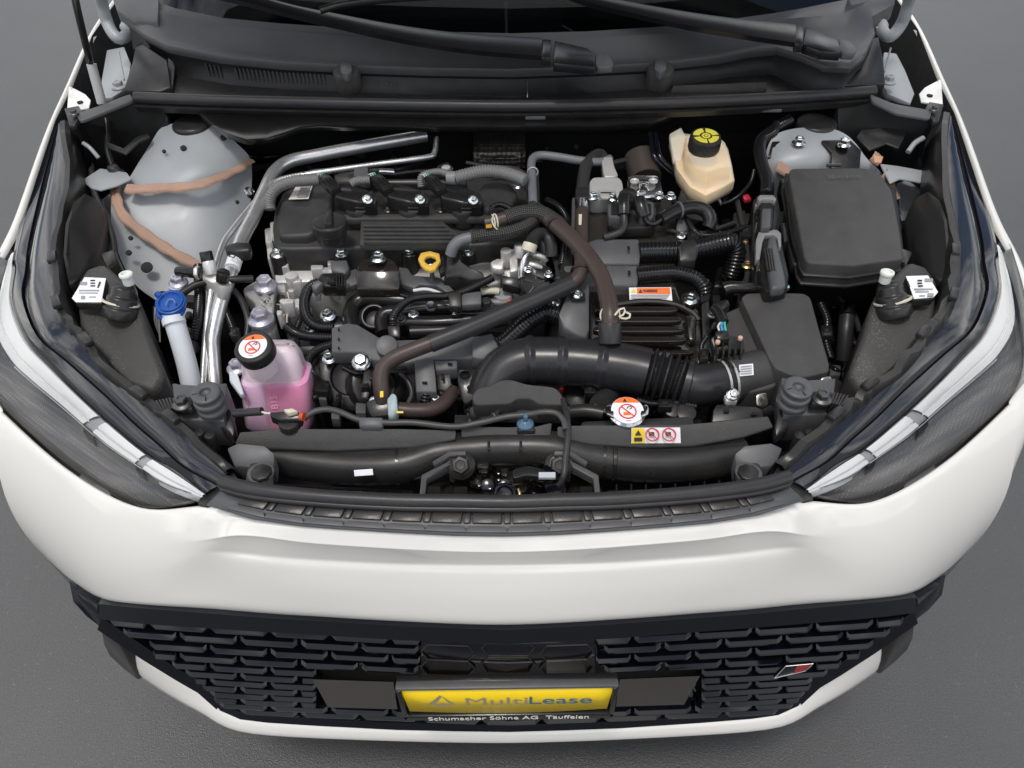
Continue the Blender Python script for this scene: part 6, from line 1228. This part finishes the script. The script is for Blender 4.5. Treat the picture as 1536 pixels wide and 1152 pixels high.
# ------------------------------------------------------------------ relay and fuse box
fb_ = pm('fuse_box', rounded([(1186,252,.935),(1300,251,.938),(1322,262,.935),(1338,285,.928),(1350,345,.912),(1356,388,.902),(1340,390,.902),(1320,392,.900),(1280,398,.898),(1212,394,.898),(1206,385,.900),(1196,330,.914),(1183,262,.932)], .15, 2), .92, .045, PLM, CAR, .006, seg=3, label='large matte black relay and fuse box lid')
pm('lid_skirt', [(1180,258,.905),(1345,280,.905),(1360,395,.873),(1330,398,.872),(1300,405,.870),(1205,402,.870),(1188,395,.872),(1178,350,.882)], .88, .022, PLA, fb_, .005)
pm('box_body', [(1178,270,.875),(1345,290,.87),(1358,398,.845),(1300,412,.842),(1200,408,.842),(1178,380,.85)], .85, .16, PLA, fb_, .004, taper=.92)
tb('lid_rim', [(1180,262,.912),(1186,340,.895),(1198,388,.882),(1210,399,.878),(1290,402,.876),(1318,394,.88),(1356,393,.884)], .003, PLS, fb_, n=8)
tb('lid_rim', [(1176,275,.895),(1182,345,.88),(1194,398,.866),(1208,410,.862),(1290,412,.86),(1320,404,.864),(1358,402,.868)], .003, PLS, fb_, n=8)
text('lettering', 'RELAY & FUSE', P(1243,268,.9355), (1, 0, 0), (0, .95, .25), .0062, PLG, fb_, lift=.0022, width=.055)
for v in (268, 335): pm('box_latch', [(1170,v,.90),(1178,v-2,.90),(1184,v+26,.89),(1176,v+28,.89)], .9, .03, PLS, fb_, .002)
for k in range(8): tb('body_rib', [(1205+k*20,410,.84),(1208+k*18,440,.72)], .003, PLA, fb_, n=6)
lt_ = [P(*q) for q in [(1186,252,.935),(1300,251,.938),(1322,262,.935),(1338,285,.928),(1350,345,.912),(1356,388,.902),(1322,391,.901),(1280,398,.898),(1212,394,.898),(1206,385,.900),(1196,330,.914),(1183,262,.932)]]
for dz_, k_ in ((.020, 1.035), (.034, 1.055)):
    q = [p-Vector((0, 0, dz_)) for p in shrink(lt_, k_)]; mb = MB(); mb.prism(q, [p-Vector((0, 0, .005)) for p in q]); mb.build('lid_lip', PLA, fb_, .0015)
tb('fuse_box_pin', [(1240,248,.935),(1262,248,.935)], .003, PLS, fb_, n=6)
# lower right darkness: hose and strut
tb('metal_stub', [(1272,455,.80),(1270,475,.79)], .011, STL, CAR, r2=.014); tb('washer_hose', [(1270,475,.79),(1268,500,.775),(1266,540,.74)], .0125, RUB, CAR)
cyl('well_disc', (1250,510,.72), .05, .03, PLM, CAR, (.3, -.4, .8))
pm('copper_tape', [(1310,232,.915),(1325,235,.912),(1322,244,.908),(1312,243,.908)], .91, .002, ORG, CAR, .0005)
# ------------------------------------------------------------------ control unit connectors
for (pts, z, lab) in (([(1140,300),(1145,293),(1160,293),(1163,302),(1160,342),(1138,343)], .905, 'upper'), ([(1143,352),(1150,345),(1166,345),(1172,352),(1184,412),(1182,432),(1150,437),(1140,420)], .892, 'lower')):
    c_ = pm('unit_connector', pts, z, .03, PLS, CAR, .004, label=lab + ' black multi pin connector of the control unit')
    if lab == 'upper': pm('lever', [(1136,296),(1140,292),(1160,292),(1165,298),(1163,302),(1158,298),(1144,298),(1140,302)], z+.008, .012, mat('lever_grey', (.22, .22, .22), .45), c_, .0015); pm('shield', [(1143,312),(1158,312),(1156,340),(1142,340)], z+.007, .012, PLG, c_, .003)
    else:
        pm('lever', [(1134,360),(1138,348),(1146,344),(1166,344),(1172,350),(1172,370),(1168,370),(1166,356),(1160,351),(1148,352),(1144,362),(1140,388),(1134,390)], z+.008, .012, MATS['lever_grey'], c_, .0015)
        pm('shield', [(1154,354),(1164,352),(1168,370),(1178,410),(1180,428),(1158,432),(1150,380)], z+.012, .02, PLG, c_, .006, seg=3)
        for k in range(4): pm('shield_slot', [(1146+k*3.5,372),(1148+k*3.5,372),(1153+k*3.5,405),(1151+k*3.5,405)], z+.0135, .004, PLA, c_, .0004)
pm('control_unit', [(1130,300,.88),(1138,290,.88),(1150,440,.86),(1134,440,.86),(1128,380,.87)], .87, .10, PLA, CAR, .003, label='flat control unit standing beside the fuse box')
for k in range(14): pm('unit_fin', [(1133+k*.5,305+k*9.5),(1139+k*.5,305+k*9.5),(1139+k*.5,311+k*9.5),(1133+k*.5,311+k*9.5)], .888-k*.001, .03, ALG if k % 3 == 0 else PLA, CAR, .0006)
for u, v in ((1117,366),(1121,396)): bolt(u, v, .86, .006, MATS['brass'], CAR)
tb('loom', [(1185,180,.93),(1160,196,.92),(1140,215,.915),(1142,245,.91),(1150,270,.905),(1150,292,.90)], .012, BLC, CAR, (.005, .001), label='taped black wiring loom dropping to the control unit'); tb('loom', [(1140,215,.915),(1150,206,.92),(1162,198,.925),(1164,185,.93)], .008, BLC, CAR, (.004, .001))
pm('red_connector', [(1113,292,.88),(1122,290,.88),(1128,298,.875),(1118,300,.875)], .88, .008, mat('connector_red', (.45, .02, .04), .35), CAR, .002)
pm('grey_connector', [(1100,318,.865),(1118,314,.868),(1122,338,.858),(1100,338,.858)], .865, .03, PLA, CAR, .003); tb('black_conduit', [(1108,338,.86),(1104,350,.85),(1102,362,.84)], .0085, BLC, CAR, (.004, .001))
wl_ = [(1183,429,.88),(1176,434,.88),(1165,438,.876)]
for k, m_ in enumerate((MATS['wire_green'], MATS['wire_white'], INK)): tb('wire', [(a_, b_+k*2, c) for a_, b_, c in wl_], .0016, m_, CAR, n=6)
tb('boot_hose', [(1086,434,.865),(1095,431,.868),(1115,431,.87),(1140,433,.868)], .011, PLS, CAR, r2=.007, label='black taped boot leading to the control unit')
# ------------------------------------------------------------------ power control unit
pc_ = pm('power_unit', [(868,296,.88),(880,292,.882),(1005,292,.882),(1012,300,.88),(1018,360,.862),(1012,420,.848),(870,425,.846)], .87, .12, mat('unit_black', (.020, .018, .016), .42, nscale=900, bump=.15, var=.2, dust=.3), CAR, .005, label='black power control unit with two round plugs')
sb = pm('silver_cover', rounded([(884,272,.912),(890,265,.915),(928,265,.915),(934,272,.912),(936,296,.902),(884,298,.902)], .2, 2), .91, .03, SIL, CAR, .004, label='grey cast terminal cover on the power unit')
pm('cover_web', [(896,284),(924,284),(918,296),(902,296)], .912, .006, SIL, sb, .002); mb = MB(); mb.box(P(909,289,.9128), (.018, .0025, .001)); mb.build('slot', DRK, sb)
sp_ = pm('shiny_plate', rounded([(941,266,.915),(950,262,.917),(984,262,.917),(991,268,.915),(995,294,.902),(943,297,.902)], .18, 2), .91, .03, STL, CAR, .004, label='bright metal terminal block with two screws')
for u in (952, 980): cyl('screw_ring', (u, 270, .920), .0075, .004, SIL, sp_, prof=[(.008, -.004), (.008, 0), (.005, .0005), (.0045, -.002), (.001, -.002)])
cyl('screw_post', (966,273,.924), .0085, .01, STL, sp_); cyl('screw_tip', (966,273,.930), .004, .008, STL, sp_)
for u, v in ((890,293),(919,295),(989,292),(1006,293)): bolt(u, v, .912, .0062, ZNC, pc_)
dp = pm('plug_deck', rounded([(912,308),(985,306),(984,336),(978,340),(915,342)], .2, 2), .888, .02, PLA, CAR, .003)
for (u, v) in ((922,312),(968,312)):
    s_ = pm('plug_socket', rounded([(u-10,v-10),(u+13,v-10),(u+13,v+14),(u-10,v+14)], .2, 2), .902, .02, PLG, dp, .003); pm('plug_pins', [(u-5,v-7),(u+9,v-7),(u+9,v+9),(u-5,v+9)], .9045, .004, DRK, dp, .001)
p1 = pm('round_plug', rounded([(928,288),(938,281),(952,282),(958,296),(956,300),(930,298)], .25, 2), .922, .02, PLS, CAR, .004, label='black hooded plug on the power unit'); tb('plug_barrel', [(936,296,.92),(936,308,.915),(936,322,.905)], .0105, PLS, p1, n=18)
tb('plug_barrel', [(958,300,.918),(962,312,.912),(966,324,.902)], .0115, PLS, p1, n=18); tb('plug_cable', [(936,322,.905),(936,338,.895),(930,348,.89),(915,354,.886),(905,356,.885)], .006, RUB, p1); tb('plug_cable', [(966,324,.902),(972,334,.896),(982,336,.895),(992,330,.898)], .0048, BLC, p1, (.003, .0007))
tb('taped_loom', [(990,330,.898),(1000,324,.90),(1018,315,.904),(1040,311,.904),(1058,316,.90),(1066,330,.89),(1062,342,.88)], .0115, PLS, CAR, label='taped black loom looping right of the power unit', n=18); ring(P(1019,315,.904), .0125, (.9, .3, 0), PLG, CAR, .0022)
pm('loom_anchor', [(1016,330,.885),(1030,326,.888),(1038,338,.88),(1024,350,.875),(1014,344,.878)], .885, .02, PLG, CAR, .002)
pm('pipe_clip', rounded([(902,236,.915),(918,234,.915),(922,250,.908),(928,264,.905),(906,266,.905)], .2, 2), .91, .02, SIL, CAR, .004, label='silver bracket holding the heater pipe')
# grey covers with conduits
for (q, z, sl_) in (([(855,372,.878),(895,358,.882),(958,358,.882),(961,378,.874),(959,396,.866),(880,396,.866)], .88, (943,372)), ([(845,398,.868),(880,397,.868),(956,398,.868),(958,412,.862),(956,428,.854),(850,428,.854)], .865, (944,409))):
    c_ = pm('cable_cover', q, z, .03, PLG, CAR, .003, label='dark grey cable cover at the end of the corrugated conduits'); mb = MB(); mb.box(P(sl_[0], sl_[1], z+.0025 if z > .87 else z+.0015), (.004, .008, .002)); mb.build('slot', DRK, c_)
tb('black_conduit', [(958,379,.87),(985,378,.87),(1020,377,.87),(1050,373,.872),(1080,366,.874),(1096,364,.872),(1104,375,.86),(1102,395,.84),(1096,415,.82)], .0165, BLC, CAR, (.0062, .0018), label='thick black corrugated conduit leaving the upper grey cover', n=20)
pm('conduit_clamp', rounded([(1018,366,.892),(1040,362,.894),(1046,372,.890),(1044,390,.878),(1020,392,.878)], .15, 2), .888, .02, PLA, CAR, .003); tb('clamp_band', [(1020,378,.871),(1042,376,.872)], .0178, PLA, CAR, n=20)
tb('black_conduit', [(955,414,.858),(985,411,.86),(1015,410,.86),(1040,416,.858),(1054,428,.85),(1058,442,.838)], .0125, BLC, CAR, (.0052, .0016), label='black corrugated conduit leaving the lower grey cover', n=20)
pm('conduit_end', [(1048,420,.856),(1064,418,.858),(1066,440,.845),(1052,444,.842)], .85, .015, PLG, CAR, .002)
pm('plug_tower', [(1075,400,.80),(1105,395,.80),(1108,430,.79),(1070,430,.79)], .80, .06, PLA, CAR, .004)
# riser block left of the cover
rs = pm('relay_riser', [(838,470,.862),(856,428,.872),(884,424,.872),(884,492,.845),(880,506,.84),(862,502,.842),(845,492,.848)], .855, .06, PLG, CAR, .004, label='dark grey relay riser beside the ribbed cover'); pm('riser_slot', [(856,440),(878,438),(878,448),(857,449)], .870, .004, PLA, rs, .001)
pm('unit_side', [(840,366,.87),(858,360,.875),(860,425,.86),(842,430,.86)], .865, .06, PLA, CAR, .003); pm('unit_side', [(858,296,.885),(870,292,.885),(870,365,.87),(856,368,.87)], .88, .06, PLG, CAR, .003)
# ------------------------------------------------------------------ ribbed black cover with warning label
rcv = pm('ribbed_cover', rounded([(886,430,.845),(1000,420,.85),(1012,424,.848),(1020,448,.838),(1048,465,.828),(1053,520,.805),(1054,545,.795),(1000,552,.79),(890,545,.79),(884,500,.81)], .12, 2), .82, .06, BPM, CAR, .006, seg=3, label='glossy black ribbed metal cover with an orange warning label')
for k, (v, ul, ur) in enumerate(((463,896,1012),(478,893,1018),(493,890,1022),(508,890,1025))):
    z = .8375-(v-463)*.00040
    pm('rib', rounded([(ul,v-4),(ur,v-4),(ur+6,v),(ur,v+4),(ul,v+4)], .25, 2), z+.0045, .010, BPM, rcv, .0035, seg=3)
tb('cover_bead', [(892,466,.836),(930,456,.842),(970,452,.844),(1010,456,.842),(1040,470,.834),(1048,480,.828)], .0045, BPM, rcv, n=10)
pm('rib', rounded([(1005,524),(1040,524),(1042,530),(1006,531)], .3, 2), .812, .008, BPM, rcv, .002)
pm('cover_step', [(1028,470,.836),(1046,478,.832),(1044,512,.818),(1034,510,.82)], .83, .012, BPM, rcv, .004)
decal('sticker', [(943,433.5,.8475),(1006,433,.8475),(1008,454.5,.8385),(944,455.5,.8385)], .845, STW, rcv, .0035)
decal('sticker', [(955,434.5,.8473),(1004,434,.8473),(1005,443,.8435),(955,443,.8435)], .845, STO, rcv, .0042)
decal('print', [(945.5,441.5,.844),(950,435,.847),(954.5,441.5,.844)], .845, STY, rcv, .0046); decal('print', [(957,441.5,.844),(960,436,.8468),(963,441.5,.844)], .845, INK, rcv, .005)
text('lettering', 'WARNING', P(964,441,.8445), (1, 0, 0), (0, .92, .38), .0048, INK, rcv, lift=.006, width=.022, bold=.02)
for k in range(4):
    v = 445+k*2.5; z = .8425-k*.00105; decal('print', [(946,v,z),(1004-k*2,v-.2,z),(1004-k*2,v+1.0,z-.0004),(946,v+1.2,z-.0004)], .84, MATS['ink_grey'], rcv, .0048)
bolt(1036,447,.852, .0078, ZNC, CAR); pm('cover_lug', rounded([(1020,440,.845),(1044,434,.846),(1052,448,.842),(1040,460,.838),(1024,458,.838)], .3, 2), .842, .01, BPM, CAR, .002)
pm('cover_bracket', [(1052,455,.83),(1064,448,.832),(1068,520,.80),(1058,545,.79),(1054,520,.80)], .81, .02, PLA, CAR, .003)
# ------------------------------------------------------------------ dark clutter: pipes and brackets in the depth of the bay
random.seed(21)
for i in range(46):
    u = random.uniform(400, 1180); v = random.uniform(205, 250) if i % 2 else random.uniform(540, 640); z = .66+random.uniform(0, .07) if i % 2 == 0 else .80+random.uniform(0, .05)
    pts = [(u, v, z), (u+random.uniform(-40, 40), v+random.uniform(-12, 12), z+random.uniform(-.02, .02)), (u+random.uniform(-80, 80), v+random.uniform(-16, 16), z-random.uniform(0, .04))]
    tb('pipe', pts, random.uniform(.003, .007), random.choice([PLS, RUB, BLC, PLA]), CAR, n=8)
for i in range(30):
    u = random.uniform(420, 1160); v = random.uniform(195, 245); w_ = random.uniform(6, 22); h_ = random.uniform(4, 12)
    pm('firewall_bracket', [(u-w_, v-h_), (u+w_, v-h_), (u+w_, v+h_), (u-w_, v+h_)], .80+random.uniform(-.06, .04), random.uniform(.01, .04), random.choice([PLA, PLS, PLM]), CAR, .002)

random.seed(33)
for (ua, ub, va, vb, za, zb, n_) in ((440, 560, 545, 622, .70, .78, 16), (1062, 1125, 440, 520, .76, .84, 14), (1228, 1300, 425, 560, .66, .78, 16), (830, 900, 380, 430, .80, .85, 8), (880, 1060, 590, 640, .72, .79, 14), (650, 740, 555, 630, .70, .77, 12), (235, 300, 430, 560, .70, .80, 8), (1090, 1130, 290, 430, .78, .85, 8)):
    for i in range(n_):
        u = random.uniform(ua, ub); v = random.uniform(va, vb); z = random.uniform(za, zb); m_ = random.choice([PLS, PLA, PLS, BLC, PLG])
        if i % 2:
            w_ = random.uniform(4, 12); h_ = random.uniform(4, 10); pm('small_bracket', [(u-w_, v-h_), (u+w_, v-h_*.8), (u+w_*.9, v+h_), (u-w_, v+h_*.9)], z, random.uniform(.008, .03), m_, CAR, .0015)
        else:
            du, dv = random.uniform(-30, 30), random.uniform(-25, 25); r = random.uniform(.003, .006)
            tb('wiring', [(u, v, z), (u+du*.5, v+dv*.3, z+.012), (u+du, v+dv, z-.01)], r, m_, CAR, (r*.7, r*.16) if i % 4 else None, n=9)
for i, (u, v, z) in enumerate(((590,430,.815),(620,470,.80),(688,468,.80),(700,448,.815),(560,600,.79),(655,600,.78),(1060,560,.80),(1068,470,.84),(905,402,.872),(866,440,.878),(1022,352,.885),(835,452,.86))): bolt(u, v, z, random.uniform(.0045, .007), random.choice([ZNC, MATS['dark_bolt']]), CAR, (0, -.3, .95))

# ------------------------------------------------------------------ routed wires, hoses and ties that fill the gaps
RT = [([(1010,300,.885),(1030,330,.885),(1050,352,.882),(1090,350,.875),(1120,340,.87)], .005, BLC), ([(1000,345,.87),(1040,352,.872),(1070,345,.87),(1100,335,.865)], .004, RUB),
 ([(1068,330,.87),(1080,350,.86),(1092,372,.85),(1098,400,.84)], .006, BLC), ([(1105,300,.875),(1112,330,.865),(1118,360,.86),(1122,400,.85),(1118,430,.845)], .005, RUB), ([(905,250,.90),(930,242,.90),(960,240,.895),(985,250,.89)], .005, RUB),
 ([(820,300,.88),(838,310,.885),(850,330,.88),(848,360,.875),(842,400,.86)], .006, BLC), ([(826,372,.86),(835,395,.85),(838,420,.845),(832,440,.84)], .005, RUB), ([(590,262,.90),(620,258,.902),(650,256,.905)], .004, BLC),
 ([(505,258,.898),(480,256,.90),(455,262,.90),(438,272,.90)], .004, RUB), ([(700,244,.90),(735,250,.905),(770,252,.908),(790,262,.91)], .0035, RUB), ([(540,440,.805),(560,438,.81),(590,440,.812),(615,446,.81)], .004, BLC),
 ([(690,470,.80),(720,470,.805),(750,462,.81),(775,458,.812)], .005, BLC), ([(515,552,.79),(535,560,.788),(560,556,.79),(572,545,.80)], .004, BLC), ([(600,560,.80),(612,572,.795),(618,590,.785),(612,606,.775)], .004, RUB),
 ([(455,470,.80),(448,485,.80),(440,505,.79),(438,530,.78)], .005, BLC), ([(1060,505,.845),(1052,520,.84),(1056,540,.835),(1070,548,.83)], .004, BLC), ([(1230,455,.82),(1240,480,.81),(1238,510,.80),(1246,540,.79)], .007, BLC),
 ([(1250,430,.80),(1262,450,.79),(1280,470,.78),(1290,500,.77)], .005, RUB), ([(325,440,.83),(340,470,.82),(352,500,.81),(360,520,.80)], .006, BLC), ([(345,430,.84),(362,450,.83),(372,480,.815),(370,505,.80)], .005, RUB),
 ([(870,570,.80),(885,585,.79),(905,592,.785),(925,590,.785)], .006, RUB), ([(955,600,.80),(980,606,.80),(1010,604,.80),(1045,610,.80)], .0055, BLC), ([(760,600,.79),(740,625,.80),(720,630,.805)], .004, RUB)]
for i, (pts, r, m_) in enumerate(RT):
    w_ = tb('wiring', pts, r, m_, CAR, (r*.75, r*.16) if m_ is BLC else None, n=10)
    c = P(*pts[len(pts)//2]); d = (P(*pts[len(pts)//2+1])-c).normalized()
    if i % 2 == 0: ring(c, r*1.12, d, PLG if i % 4 else RUB, w_, .0016)
for (u, v, z, w_, h_) in ((1040,352,.884,9,7),(1118,345,.87,10,9),(846,345,.885,7,12),(600,552,.805,10,6),(735,464,.815,12,6),(1056,530,.845,7,8),(440,512,.80,8,10),(1240,495,.815,9,8),(560,560,.795,7,9),(885,583,.80,9,6),(830,432,.85,6,8),(352,497,.82,7,7),(998,604,.81,11,6)):
    c_ = pm('wire_connector', [(u-w_, v-h_), (u+w_, v-h_*.9), (u+w_, v+h_), (u-w_*.9, v+h_)], z, .014, PLS, CAR, .0015)
    pm('connector_lock', [(u-w_*.4, v-h_*.5), (u+w_*.4, v-h_*.5), (u+w_*.4, v+h_*.2), (u-w_*.4, v+h_*.2)], z+.002, .004, PLA, c_, .0006)
for (u, v) in ((1245,268), (1260,300), (1300,330), (1222,350)): pass
